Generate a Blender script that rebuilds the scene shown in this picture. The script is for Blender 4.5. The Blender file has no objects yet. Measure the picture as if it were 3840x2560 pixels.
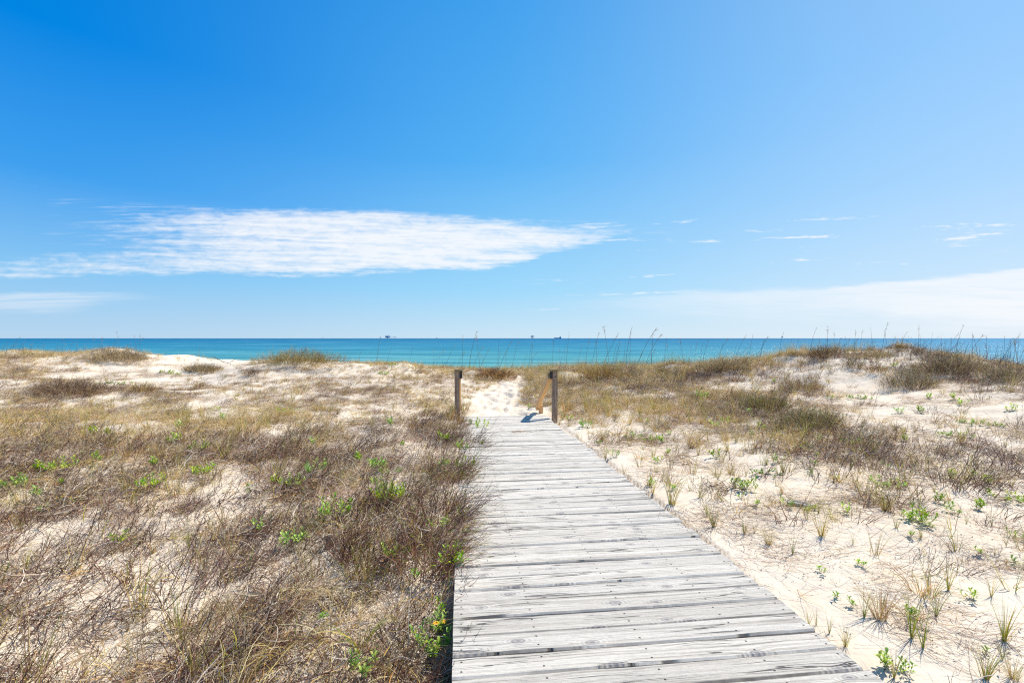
import bpy, math, random
import numpy as np
from math import radians, sin, cos, pi
from mathutils import Vector, Matrix, Euler

random.seed(7)
RNG = np.random.default_rng(7)
SC = bpy.context.scene
COL = SC.collection

# ------------------------------------------------------------------ camera
EYE = 1.42
F = 1707.0            # focal length in photo pixels (3840 wide)
CX, HY = 1920.0, 1268.0
cam_d = bpy.data.cameras.new("camera")
cam_d.sensor_width = 36.0
cam_d.lens = 36.0 * F / 3840.0
cam_d.clip_start = 0.05
cam_d.clip_end = 200000.0
cam = bpy.data.objects.new("camera", cam_d)
cam.location = (0, 0, EYE)
cam.rotation_euler = (radians(90) - math.atan(12.0 / F), 0, 0)
COL.objects.link(cam)
SC.camera = cam

# ------------------------------------------------------------------ light
SUN_EL, SUN_AZ = 54.0, 56.0      # azimuth from +Y towards +X
sd = bpy.data.lights.new("sun", 'SUN')
sd.energy = 5.0
sd.angle = radians(0.53)
sd.color = (1.0, 0.95, 0.88)
sun = bpy.data.objects.new("sun", sd)
to_sun = Vector((sin(radians(SUN_AZ)) * cos(radians(SUN_EL)), cos(radians(SUN_AZ)) * cos(radians(SUN_EL)), sin(radians(SUN_EL))))
sun.rotation_euler = to_sun.to_track_quat('Z', 'Y').to_euler()
COL.objects.link(sun)

SC.view_settings.view_transform = 'Standard'
SC.view_settings.look = 'None'
SC.view_settings.exposure = 0.30
SC.view_settings.gamma = 1.0
SC.view_settings.use_curve_mapping = False
SC.render.film_transparent = False
SC.cycles.max_bounces = 8
SC.cycles.diffuse_bounces = 4
SC.cycles.transparent_max_bounces = 8
SC.cycles.use_denoising = False
SC.cycles.pixel_filter_type = 'BLACKMAN_HARRIS'
SC.cycles.filter_width = 1.2


class NT:
    """small helper for building node trees"""
    def __init__(s, tree):
        s.t = tree
        tree.nodes.clear()

    def n(s, typ, **kw):
        nd = s.t.nodes.new(typ)
        for k, v in kw.items():
            setattr(nd, k, v)
        return nd

    def link(s, a, b):
        s.t.links.new(a, b)

    def setin(s, sock, v):
        if isinstance(v, bpy.types.NodeSocket):
            s.link(v, sock)
        elif v is not None:
            sock.default_value = v

    def m(s, op, a, b=None, c=None, clamp=False):
        nd = s.n('ShaderNodeMath', operation=op, use_clamp=clamp)
        s.setin(nd.inputs[0], a)
        s.setin(nd.inputs[1], b)
        s.setin(nd.inputs[2], c)
        return nd.outputs[0]

    def vm(s, op, a, b=None):
        nd = s.n('ShaderNodeVectorMath', operation=op)
        s.setin(nd.inputs[0], a)
        if op == 'SCALE':
            s.setin(nd.inputs['Scale'], b)
            return nd.outputs[0]
        s.setin(nd.inputs[1], b)
        return nd.outputs['Value'] if op in ('DOT_PRODUCT', 'LENGTH', 'DISTANCE') else nd.outputs[0]

    def xyz(s, x, y, z=0.0):
        nd = s.n('ShaderNodeCombineXYZ')
        for i, v in enumerate((x, y, z)):
            s.setin(nd.inputs[i], v)
        return nd.outputs[0]

    def sep(s, v):
        nd = s.n('ShaderNodeSeparateXYZ')
        s.link(v, nd.inputs[0])
        return nd.outputs

    def smooth(s, x, a, b, lo=0.0, hi=1.0):
        nd = s.n('ShaderNodeMapRange', interpolation_type='SMOOTHSTEP')
        for i, v in enumerate((x, a, b, lo, hi)):
            s.setin(nd.inputs[i], v)
        return nd.outputs[0]

    def lin(s, x, a, b, lo=0.0, hi=1.0):
        nd = s.n('ShaderNodeMapRange')
        for i, v in enumerate((x, a, b, lo, hi)):
            s.setin(nd.inputs[i], v)
        return nd.outputs[0]

    def noise(s, vec, scale, detail=4.0, rough=0.5, dist=0.0, dim='3D'):
        nd = s.n('ShaderNodeTexNoise', noise_dimensions=dim)
        s.setin(nd.inputs['Vector'], vec)
        s.setin(nd.inputs['Scale'], scale)
        nd.inputs['Detail'].default_value = detail
        nd.inputs['Roughness'].default_value = rough
        nd.inputs['Distortion'].default_value = dist
        return nd.outputs['Fac']

    def mix(s, f, a, b, blend='MIX'):
        nd = s.n('ShaderNodeMix', data_type='RGBA', blend_type=blend)
        s.setin(nd.inputs[0], f)
        s.setin(nd.inputs[6], a if isinstance(a, bpy.types.NodeSocket) else (*a, 1.0))
        s.setin(nd.inputs[7], b if isinstance(b, bpy.types.NodeSocket) else (*b, 1.0))
        return nd.outputs[2]

    def curve(s, x, pts, x0, x1, y0, y1):
        """float curve through pts; x mapped from x0..x1, y returned in y0..y1"""
        t = s.lin(x, x0, x1)
        nd = s.n('ShaderNodeFloatCurve')
        c = nd.mapping.curves[0]
        q = [((a - x0) / (x1 - x0), (b - y0) / (y1 - y0)) for a, b in pts]
        while len(c.points) < len(q):
            c.points.new(0.5, 0.5)
        for p, (a, b) in zip(c.points, q):
            p.location = (a, b)
            p.handle_type = 'AUTO_CLAMPED'
        nd.mapping.update()
        s.link(t, nd.inputs['Value'])
        return s.m('MULTIPLY_ADD', nd.outputs[0], y1 - y0, y0)

    def ramp(s, x, stops):
        nd = s.n('ShaderNodeValToRGB')
        e = nd.color_ramp.elements
        while len(e) < len(stops):
            e.new(0.5)
        for el, (p, c) in zip(e, stops):
            el.position = p
            el.color = (*c, 1.0)
        s.setin(nd.inputs[0], x)
        return nd.outputs[0]


# ------------------------------------------------------------------ world: sky with thin high cloud
world = bpy.data.worlds.new("World")
SC.world = world
world.use_nodes = True
w = NT(world.node_tree)
wo = w.n('ShaderNodeOutputWorld')
bg = w.n('ShaderNodeBackground')
w.link(bg.outputs[0], wo.inputs[0])
sky = w.n('ShaderNodeTexSky', sky_type='NISHITA')
sky.sun_disc = False
sky.sun_elevation = radians(SUN_EL)
sky.sun_rotation = radians(SUN_AZ)
sky.altitude = 0
sky.air_density = 1.0
sky.dust_density = 0.6
sky.ozone_density = 3.0
SKY_K = 0.115
sat = w.n('ShaderNodeHueSaturation')
sat.inputs['Saturation'].default_value = 1.45
sat.inputs['Value'].default_value = 1.0
w.link(sky.outputs[0], sat.inputs['Color'])
nish = w.vm('SCALE', sat.outputs[0], SKY_K)
tc = w.n('ShaderNodeTexCoord')
dx, dy, dz = w.sep(tc.outputs['Generated'])
ys = w.m('MAXIMUM', dy, 0.05)
U = w.m('DIVIDE', dx, ys)
V = w.m('DIVIDE', dz, ys)
front = w.smooth(dy, 0.08, 0.3)


def uu(px):
    return (px - CX) / F


def vv(py):
    return (HY - py) / F



def lin8(c):
    """8-bit display colour -> scene linear at the exposure set above"""
    k = 2 ** -SC.view_settings.exposure
    return tuple(((v / 255 / 12.92) if v / 255 <= .04045 else ((v / 255 + .055) / 1.055) ** 2.4) * k for v in c)


# clear air: deep blue away from the sun, pale towards it and towards the horizon
el = w.m('ARCSINE', w.m('MINIMUM', w.m('MAXIMUM', dz, 0.0), 1.0))
eln = w.m('DIVIDE', el, pi / 2)
deep = w.ramp(eln, [(0.0, lin8((184, 215, 240))), (6 / 90, lin8((138, 200, 245))), (14.5 / 90, lin8((64, 161, 240))), (26 / 90, lin8((0, 134, 228))), (36 / 90, lin8((10, 128, 220))), (60 / 90, lin8((60, 115, 175))), (1.0, lin8((85, 115, 155)))])
mid = w.ramp(eln, [(0.0, lin8((204, 230, 246))), (6 / 90, lin8((160, 218, 252))), (21 / 90, lin8((92, 181, 247))), (36.5 / 90, lin8((68, 163, 239))), (60 / 90, lin8((80, 130, 185))), (1.0, lin8((85, 115, 155)))])
pale = w.ramp(eln, [(0.0, lin8((228, 240, 250))), (6 / 90, lin8((202, 230, 253))), (14.5 / 90, lin8((172, 216, 255))), (26 / 90, lin8((151, 204, 254))), (50 / 90, lin8((140, 185, 230))), (1.0, lin8((85, 115, 155)))])
hl = w.m('MAXIMUM', w.m('SQRT', w.m('ADD', w.m('MULTIPLY', dx, dx), w.m('MULTIPLY', dy, dy))), 0.02)
ch = w.m('DIVIDE', w.m('ADD', w.m('MULTIPLY', dx, sin(radians(SUN_AZ))), w.m('MULTIPLY', dy, cos(radians(SUN_AZ)))), hl)
ch = w.m('ARCCOSINE', w.m('MINIMUM', w.m('MAXIMUM', ch, -1.0), 1.0))      # angle from the sun's bearing
t1 = w.smooth(ch, radians(104), radians(50))
t2 = w.smooth(ch, radians(62), radians(2))
clear = w.mix(t2, w.mix(t1, deep, mid), pale)
clear = w.mix(0.03, clear, nish)

# streaks run nearly level, slightly tilted
warp = w.noise(w.xyz(w.m('MULTIPLY', U, 2.2), w.m('MULTIPLY', V, 16.0), 3.1), 1.0, 5, 0.62)
warp2 = w.noise(w.xyz(w.m('MULTIPLY', U, 9.0), w.m('MULTIPLY', V, 90.0), 7.7), 1.0, 4, 0.65)
fine = w.noise(w.xyz(w.m('MULTIPLY', U, 34.0), w.m('MULTIPLY', V, 110.0), 1.7), 1.0, 3, 0.6, 0.4)
hair = w.noise(w.xyz(w.m('MULTIPLY', U, 5.0), w.m('MULTIPLY', w.m('MULTIPLY_ADD', U, -0.03, V), 210.0), 5.3), 1.0, 5, 0.6, 0.3)
Vw = w.m('ADD', V, w.m('MULTIPLY', w.m('SUBTRACT', warp, 0.5), 0.055))
Vw = w.m('ADD', Vw, w.m('MULTIPLY', w.m('SUBTRACT', warp2, 0.5), 0.022))


def band(top, bot, soft_t, soft_b):
    t = w.curve(U, [(uu(a), vv(b)) for a, b in top], -1.5, 1.5, -0.1, 0.5)
    b_ = w.curve(U, [(uu(a), vv(b)) for a, b in bot], -1.5, 1.5, -0.1, 0.5)
    a1 = w.smooth(w.m('SUBTRACT', t, Vw), -soft_t * 0.5, soft_t)
    a2 = w.smooth(w.m('SUBTRACT', Vw, b_), -soft_b * 0.5, soft_b)
    return w.m('MULTIPLY', a1, a2)


big = band([(-600, 985), (0, 960), (330, 800), (470, 790), (580, 786), (1000, 782), (1500, 790), (1900, 818), (2200, 840), (2420, 858), (2600, 890), (3400, 960)],
           [(-600, 1045), (0, 1048), (600, 1046), (1200, 1034), (1650, 1024), (1950, 1004), (2060, 970), (2250, 918), (2420, 884), (2520, 930), (3400, 1000)],
           0.028, 0.014)
bu = w.curve(U, [(uu(-600), 0.45), (uu(0), 0.50), (uu(350), 0.56), (uu(600), 0.70), (uu(850), 0.88), (uu(1300), 1.0), (uu(1700), 1.0), (uu(2100), 0.72), (uu(2350), 0.52), (uu(2500), 0.3), (uu(2650), 0.0)], -1.5, 1.5, 0, 1)
bu = w.m('MINIMUM', bu, w.m('ADD', w.smooth(U, uu(110), uu(1050)), w.smooth(V, vv(930), vv(985), 0.0, 0.62)))
clump = w.noise(w.xyz(w.m('MULTIPLY', U, 22.0), w.m('MULTIPLY', V, 60.0), 4.4), 1.0, 5, 0.62, 0.5)
tex = w.m('ADD', w.m('ADD', w.m('MULTIPLY', clump, 0.42), w.m('MULTIPLY', hair, 0.22)), w.m('ADD', w.m('MULTIPLY', warp, 0.26), w.m('MULTIPLY', fine, 0.16)))
cov = w.m('MULTIPLY', big, bu)
streak = w.noise(w.xyz(w.m('MULTIPLY', U, 3.0), w.m('MULTIPLY', w.m('MULTIPLY_ADD', U, 0.045, V), 75.0), 8.8), 1.0, 5, 0.6, 0.5)
tex = w.m('ADD', w.m('MULTIPLY_ADD', w.m('SUBTRACT', tex, .53), 1.6, .53), w.m('MULTIPLY', w.m('SUBTRACT', streak, .5), 0.9))
dens1 = w.smooth(w.m('MULTIPLY_ADD', cov, 0.68, tex), 0.62, 1.40)
dens1 = w.m('MULTIPLY', dens1, w.smooth(cov, 0.0, 0.25))
# wisps at the upper left end and upper rim of the big cloud
rim = band([(-400, 770), (330, 745), (700, 770), (1300, 785), (1900, 815), (2550, 860), (2600, 880)],
           [(-400, 900), (330, 930), (700, 930), (1300, 880), (1900, 860), (2550, 900), (2600, 905)], 0.02, 0.02)
ru = w.curve(U, [(uu(150), 0.0), (uu(420), 0.7), (uu(900), 0.8), (uu(2000), 0.55), (uu(2450), 0.75), (uu(2700), 0.0)], -1.5, 1.5, 0, 1)
dens2 = w.m('MULTIPLY', w.m('MULTIPLY', rim, ru), w.smooth(w.m('ADD', w.m('MULTIPLY', hair, 0.6), w.m('MULTIPLY', warp2, 0.4)), 0.50, 0.72))
# low veil rising to the right
rb = band([(1900, 1130), (2200, 1118), (2600, 1100), (3000, 1082), (3400, 1050), (3840, 1008), (4300, 960)],
          [(1900, 1150), (2200, 1160), (2600, 1180), (3000, 1200), (3400, 1225), (3840, 1250), (4300, 1262)], 0.010, 0.05)
rbu = w.curve(U, [(uu(2050), 0.0), (uu(2500), 0.5), (uu(3000), 0.75), (uu(3840), 1.0), (uu(4400), 1.0)], -1.5, 1.5, 0, 1)
dens3 = w.m('MULTIPLY', w.m('MULTIPLY', w.m('MULTIPLY', rb, rbu), w.smooth(w.m('ADD', streak, w.m('MULTIPLY', rb, .25)), .42, .72, .45, 1.0)), w.lin(w.m('ADD', w.m('MULTIPLY', warp, 0.7), w.m('MULTIPLY', hair, 0.3)), 0.3, 0.62, 0.5, 1.0))
# low veil at the left
lb = band([(-700, 1080), (0, 1085), (450, 1090), (620, 1105), (1500, 1150)], [(-700, 1185), (0, 1180), (250, 1172), (430, 1130), (620, 1110), (1500, 1160)], 0.010, 0.03)
lbu = w.curve(U, [(uu(-700), 0.6), (uu(0), 0.5), (uu(420), 0.4), (uu(640), 0.0)], -1.5, 1.5, 0, 1)
dens4 = w.m('MULTIPLY', w.m('MULTIPLY', lb, lbu), w.lin(hair, 0.35, 0.65, 0.4, 1.0))
# scattered small streaks over the right half
w5 = w.noise(w.xyz(w.m('MULTIPLY', U, 4.2), w.m('MULTIPLY', w.m('MULTIPLY_ADD', U, -0.04, V), 62.0), 11.3), 1.0, 4, 0.62, 0.2)
reg = w.m('MULTIPLY', w.smooth(U, -0.15, 0.35), w.m('MULTIPLY', w.smooth(V, 0.03, 0.07), w.smooth(V, 0.29, 0.24)))
dens5 = w.m('MULTIPLY', w.m('MULTIPLY', reg, 0.85), w.smooth(w.m('ADD', w.m('MULTIPLY', w5, 0.8), w.m('MULTIPLY', fine, 0.2)), 0.575, 0.68))
dens = w.m('MAXIMUM', w.m('MAXIMUM', dens1, w.m('MULTIPLY', dens2, 0.7)), w.m('MAXIMUM', dens3, w.m('MAXIMUM', dens4, dens5)))
dens = w.m('MULTIPLY', w.m('MULTIPLY', dens, front), 0.92, clamp=True)
final = w.mix(dens, clear, lin8((250, 252, 255)))
w.link(final, bg.inputs['Color'])
bg.inputs['Strength'].default_value = 1.0


# ------------------------------------------------------------------ numeric helpers
def hash2(ix, iy, seed):
    h = (ix.astype(np.int64) * 374761393 + iy.astype(np.int64) * 668265263 + seed * 1442695041) & 0x7fffffff
    h = (h ^ (h >> 13)) * 1274126177 & 0x7fffffff
    h = h ^ (h >> 16)
    return (h & 0xffff) / 65535.0


def vnoise(x, y, seed=0):
    x = np.asarray(x, float); y = np.asarray(y, float)
    ix = np.floor(x); iy = np.floor(y)
    fx = x - ix; fy = y - iy
    fx = fx * fx * (3 - 2 * fx); fy = fy * fy * (3 - 2 * fy)
    a = hash2(ix, iy, seed); b = hash2(ix + 1, iy, seed)
    c = hash2(ix, iy + 1, seed); d = hash2(ix + 1, iy + 1, seed)
    return (a * (1 - fx) + b * fx) * (1 - fy) + (c * (1 - fx) + d * fx) * fy


def fbm(x, y, seed=0, octv=4):
    s = 0; amp = 0.5; t = 0
    for o in range(octv):
        s = s + amp * vnoise(np.asarray(x) * 2 ** o, np.asarray(y) * 2 ** o, seed + o * 17)
        t += amp; amp *= 0.5
    return s / t


def sstep(x, a, b):
    t = np.clip((x - a) / (b - a), 0, 1)
    return t * t * (3 - 2 * t)


# ------------------------------------------------------------------ boardwalk frame
SLOPE = -0.0176
DV = Vector((-0.1119, 1.0, 0)).normalized()     # walking direction
TV = Vector((DV.y, -DV.x, 0))                    # to the right
C0 = Vector((0.870, 0.0, 0.0))
HALF = 0.905


def deck_st(X, Y):
    rx = np.asarray(X) - C0.x; ry = np.asarray(Y)
    return rx * DV.x + ry * DV.y, rx * TV.x + ry * TV.y


def deck_xy(s, t):
    return C0.x + s * DV.x + t * TV.x, s * DV.y + t * TV.y


DECK_END = 9.33

# ------------------------------------------------------------------ terrain heights
ctrl = []


def cp(px, py, Y):
    ctrl.append(((px - CX) / F * Y, Y, EYE - (py - HY) / F * Y))


def cw(X, Y, z):
    ctrl.append((X, Y, z))


for s_, zl, zc, zr in ((-4, -.32, -.3, -.14), (0.5, -.34, -.3, -.14), (2.2, -.27, -.24, -.13), (3.2, -.12, -.2, -.11), (4.5, -.095, -.2, -.11), (6, -.115, -.22, -.14), (8, -.15, -.25, -.18), (9.2, -.2, -.3, -.22)):
    for t_, z_ in ((-1.1, zl), (0, zc), (1.05, zr)):
        x_, y_ = deck_xy(s_, t_)
        cw(x_, y_, z_)
# right of the walk
cw(3.2, 1.5, -.1); cw(3.4, 3, -.06); cw(6, 3, .05); cw(3.6, 5, -.02); cw(6, 5.2, .02); cw(2.6, 7.5, -.12)
cp(3840, 1750, 5.0); cp(3840, 1500, 7.6); cp(3300, 1500, 9.4); cp(3250, 1326, 13.5); cp(3840, 1412, 10.6)
cp(3560, 1358, 12.4); cw(14.5, 17.5, .1); cw(18.5, 15.5, -.2); cw(9.5, 18.5, .2); cw(17, 12.5, .1); cp(2990, 1345, 14.5); cp(2900, 1450, 11.8); cp(2700, 1376, 16.0); cp(2600, 1480, 10.8); cp(3080, 1420, 11.8)
cp(2300, 1560, 9.0); cp(3000, 1700, 5.9); cp(3400, 1440, 10.6)
# centre
cp(2200, 1392, 17.0); cp(1900, 1408, 17.0); cp(1900, 1432, 15.2); cp(1880, 1505, 12.6); cp(1880, 1556, 10.7); cp(2200, 1500, 11.5)
# left
cp(1600, 1384, 17.0); cp(1380, 1392, 15.5); cp(1530, 1372, 18.2); cp(1240, 1420, 14.6); cp(1090, 1378, 15.6); cp(800, 1346, 20); cp(600, 1344, 20)
cp(480, 1322, 18.0); cp(130, 1334, 18.5); cp(620, 1450, 13.2); cp(320, 1415, 13.6); cp(1000, 1450, 12.6); cp(150, 1432, 11.6)
cp(150, 1520, 9.6); cp(520, 1480, 11.2); cp(1240, 1548, 9.1); cp(600, 1585, 8.0); cp(1500, 1500, 11.0); cp(1000, 1560, 8.7); cp(1650, 1470, 12.5)
cp(0, 1700, 5.7); cp(600, 1800, 4.85); cp(1100, 1850, 4.6); cp(1600, 2000, 3.65); cw(-1.6, 2.6, -.18); cw(-3, 2.2, -.2); cw(-5, 3, -.1); cw(-2.2, 1, -.25)
# behind, aside and beyond
for X_ in (-34, -22, -12, -4, 4, 12, 22, 34):
    cw(X_, 24, -.5 if abs(X_) < 14 else -.2)
    cw(X_, 31, -1.7)
    cw(X_, -8, -.1)
for Y_, z_, zr_ in ((5, .2, .2), (12, .6, .2), (18, .7, -.2)):
    cw(-24, Y_, z_); cw(-36, Y_, z_); cw(24, Y_, zr_); cw(36, Y_, zr_)
cw(-15, 12, .4)
CT = np.array(ctrl)


def tps(r):
    return r * r * np.log(r + 1e-6)


SM = 5.0
A = CT[:, :2] / SM
K = tps(np.linalg.norm(A[:, None] - A[None], axis=2)) + np.eye(len(A)) * 0.004
P = np.hstack([np.ones((len(A), 1)), A])
M_ = np.block([[K, P], [P.T, np.zeros((3, 3))]])
SOL = np.linalg.solve(M_, np.concatenate([CT[:, 2], np.zeros(3)]))


def base_h(X, Y):
    Xc = np.clip(X, -34, 34); Yc = np.clip(Y, -8, 31)
    out = np.zeros_like(Xc)
    for k in range(len(A)):
        out += SOL[k] * tps(np.hypot(Xc / SM - A[k, 0], Yc / SM - A[k, 1]))
    out += SOL[-3] + SOL[-2] * Xc / SM + SOL[-1] * Yc / SM
    prof = np.interp(Y, [-30, 0, 18, 24, 31, 40, 62, 75, 120, 400, 3000, 90000], [.2, .0, .4, -.4, -1.7, -2.3, -2.9, -3.5, -6.0, -12, -40, -40])
    wgt = np.maximum(sstep(np.abs(X), 24, 34), np.maximum(sstep(Y, 26, 31), sstep(-Y, 3, 8)))
    return out * (1 - wgt) + prof * wgt


def height(X, Y):
    X = np.atleast_1d(np.asarray(X, float)); Y = np.atleast_1d(np.asarray(Y, float))
    h = base_h(X, Y)
    s, t = deck_st(X, Y)
    near_deck = sstep(np.abs(t), 1.2, 2.2) + sstep(s, 9.6, 10.6)
    near_deck = np.clip(near_deck, 0, 1)
    land = 1 - sstep(Y, 45, 60)
    h = h + (fbm(X * .55 + 9, Y * .55, 3) - .5) * .30 * near_deck * land * (.35 + .65 * sstep(Y, 3, 9))
    h = h + (fbm(X * 2.3, Y * 2.3, 5, 3) - .5) * .07 * (0.4 + .6 * near_deck) * land
    h = h + (fbm(X * 8 + 3, Y * 8, 8, 3) - .5) * .022 * land
    for mx, my, mh, mr in MOUNDS:
        h = h + mh * np.exp(-((X - mx) ** 2 + (Y - my) ** 2) / (mr * mr))
    # trodden path between the posts, full of footprints
    pth = path_w(X, Y)
    h = h + pth * ((np.abs(vnoise(X * 3.6 + 5, Y * 2.6, 21) - .5) * .12 - .03) + (vnoise(X * 8, Y * 6, 22) - .5) * .05)
    for fx, fy, fa, fl in FOOT:
        cxx, cyy = X - fx, Y - fy
        near = (np.abs(cxx) < .5) & (np.abs(cyy) < .5)
        if not near.any():
            continue
        a_ = cxx[near] * cos(fa) + cyy[near] * sin(fa); b_ = -cxx[near] * sin(fa) + cyy[near] * cos(fa)
        r_ = np.sqrt((a_ / .075) ** 2 + (b_ / fl) ** 2)
        h[near] = h[near] + (-.055 * np.exp(-r_ ** 2 * .8) + .018 * np.exp(-((r_ - 1.6) / .5) ** 2))
    # blown sand lies level with the boards along the left edge, further on
    drift = sstep(s, 2.9, 3.9) * (1 - sstep(s, 8.9, 9.4)) * sstep(-t, .86, .90) * (1 - sstep(-t, 1.25, 1.7))
    top = SLOPE * s + .012 + (fbm(X * 5, Y * 5, 61, 2) - .5) * .05
    h = h + drift * np.maximum(top - h, 0)
    # keep clear of the boards
    under = (t > -.885) & (t < 1.0) & (s < DECK_END + .1)
    cap = SLOPE * s - 0.085
    h = np.where(under & (h > cap), cap, h)
    return h


MOUNDS = [((px_ - CX) / F * Y_, Y_, h_, r_) for px_, Y_, h_, r_ in ((60, 18, .16, 1.1), (440, 17.4, .18, .7), (700, 19, .10, .6), (1090, 15.8, .22, 1.1), (1330, 15.8, .14, .6), (1500, 16.6, .12, .5), (1770, 16.2, .24, .6), (2100, 15.8, .28, .8), (2330, 15.4, .20, .6), (2540, 15.6, .24, .6), (2740, 15.0, .18, .7), (2950, 14.4, .16, .6), (3150, 13.6, .10, .4), (3400, 13.0, .18, .6), (3640, 12.0, .12, .5))]
FOOT = []
_fr = random.Random(5)
for _k in range(95):
    _y = _fr.uniform(9.6, 15.5)
    _c = np.interp(_y, [9.2, 10.5, 12.6, 13.9, 15.2, 16.3], [-.1, -.22, -.45, -.25, -.05, .1]); _h = np.interp(_y, [9.2, 12, 15.5], [.8, .6, .35])
    FOOT.append((_c + _fr.uniform(-_h, _h), _y, _fr.gauss(.05, .35), _fr.uniform(.12, .17)))
PATH = [(9.2, -.1, 1.0), (10.5, -.25, .72), (12.6, -.45, .62), (13.9, -.25, .48), (15.2, -.05, .36), (16.3, .1, .22), (17.2, .2, .02), (20, .3, .01)]  # Y, X, half width


def path_w(X, Y):
    cx = np.interp(Y, [p[0] for p in PATH], [p[1] for p in PATH])
    hw = np.interp(Y, [p[0] for p in PATH], [p[2] for p in PATH])
    return (1 - sstep(np.abs(X - cx), hw * .8, hw * 1.25)) * sstep(Y, 9.2, 9.5) * (1 - sstep(Y, 20, 23))


# a look-up grid for quick height queries
def ground_at_px(px, py, ymin=1.0, ymax=26.0):
    u = (px - CX) / F; v = (HY - py) / F
    Yv = np.geomspace(ymin, ymax, 700)
    h = height(u * Yv, Yv)
    z = EYE + v * Yv
    hit = np.nonzero(z <= h)[0]
    if len(hit) == 0:
        i = int(np.argmin(z - h))
    else:
        i = hit[0]
    Y = Yv[i]
    return float(u * Y), float(Y), float(h[i])


# ------------------------------------------------------------------ object helpers
def link(o, parent=None):
    COL.objects.link(o)
    if parent is not None:
        o.parent = parent
    return o


def mesh_obj(name, V_, F_, mat, parent=None, smooth=False, cols=None, loc=None):
    me = bpy.data.meshes.new(name)
    me.from_pydata([tuple(v) for v in V_], [], F_)
    if cols is not None:
        a = me.color_attributes.new("Col", 'FLOAT_COLOR', 'POINT')
        c = np.ones((len(V_), 4), np.float32)
        c[:, :3] = np.asarray(cols)
        a.data.foreach_set("color", c.ravel())
    me.materials.append(mat)
    if smooth:
        me.polygons.foreach_set("use_smooth", [True] * len(me.polygons))
    me.update()
    o = bpy.data.objects.new(name, me)
    if loc is not None:
        o.location = loc
    return link(o, parent)


def empty(name, loc, rz=0.0):
    o = bpy.data.objects.new(name, None)
    o.location = loc
    o.rotation_euler = (0, 0, rz)
    o.empty_display_size = 0.1
    return link(o)


def tag(o, label=None, cat=None, group=None, kind=None):
    if label: o['label'] = label
    if cat: o['category'] = cat
    if group: o['group'] = group
    if kind: o['kind'] = kind
    return o


def mat(name):
    m = bpy.data.materials.new(name)
    m.use_nodes = True
    n = NT(m.node_tree)
    out = n.n('ShaderNodeOutputMaterial')
    b = n.n('ShaderNodeBsdfPrincipled')
    n.link(b.outputs[0], out.inputs[0])
    return m, n, b, out


def bump(n, b, h, dist, strength=1.0):
    bp = n.n('ShaderNodeBump')
    bp.inputs['Distance'].default_value = dist
    bp.inputs['Strength'].default_value = strength
    n.link(h, bp.inputs['Height'])
    n.link(bp.outputs[0], b.inputs['Normal'])
    return bp


# ------------------------------------------------------------------ materials
def make_sand():
    m, n, b, out = mat("sand")
    tc = n.n('ShaderNodeTexCoord')
    p = tc.outputs['Object']
    big_ = n.noise(p, 0.35, 4, .55)
    mid = n.noise(p, 3.0, 5, .6)
    fine_ = n.noise(p, 240.0, 2, .6)
    grit = n.noise(p, 60.0, 3, .7)
    c = n.ramp(n.m('ADD', n.m('MULTIPLY', big_, .5), n.m('MULTIPLY', mid, .5)),
               [(0.30, (0.64, 0.51, 0.365)), (0.5, (0.72, 0.61, 0.47)), (0.72, (0.76, 0.665, 0.535))])
    c = n.mix(n.smooth(grit, .62, .74, 0, .45), c, (0.36, 0.27, 0.20))
    c = n.mix(n.smooth(fine_, .58, .75, 0, .35), c, (0.42, 0.33, 0.25))
    # crumbs of dark plant litter pressed into the sand
    vo = n.n('ShaderNodeTexVoronoi')
    n.link(n.vm('ADD', p, n.vm('SCALE', n.xyz(mid, grit, big_), .08)), vo.inputs['Vector'])
    vo.inputs['Scale'].default_value = 26.0
    lit = n.m('MULTIPLY', n.m('LESS_THAN', vo.outputs['Distance'], n.lin(mid, .45, .7, 0.0, .17)), .8)
    c = n.mix(lit, c, (0.10, 0.065, 0.045))
    n.link(c, b.inputs['Base Color'])
    b.inputs['Roughness'].default_value = 0.95
    b.inputs['Specular IOR Level'].default_value = 0.15
    h = n.m('ADD', n.m('MULTIPLY', n.noise(p, 7.0, 5, .62), .75), n.m('MULTIPLY', grit, .12))
    h = n.m('ADD', h, n.m('MULTIPLY', lit, .08))
    bump(n, b, h, 0.035, .7)
    return m


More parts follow.
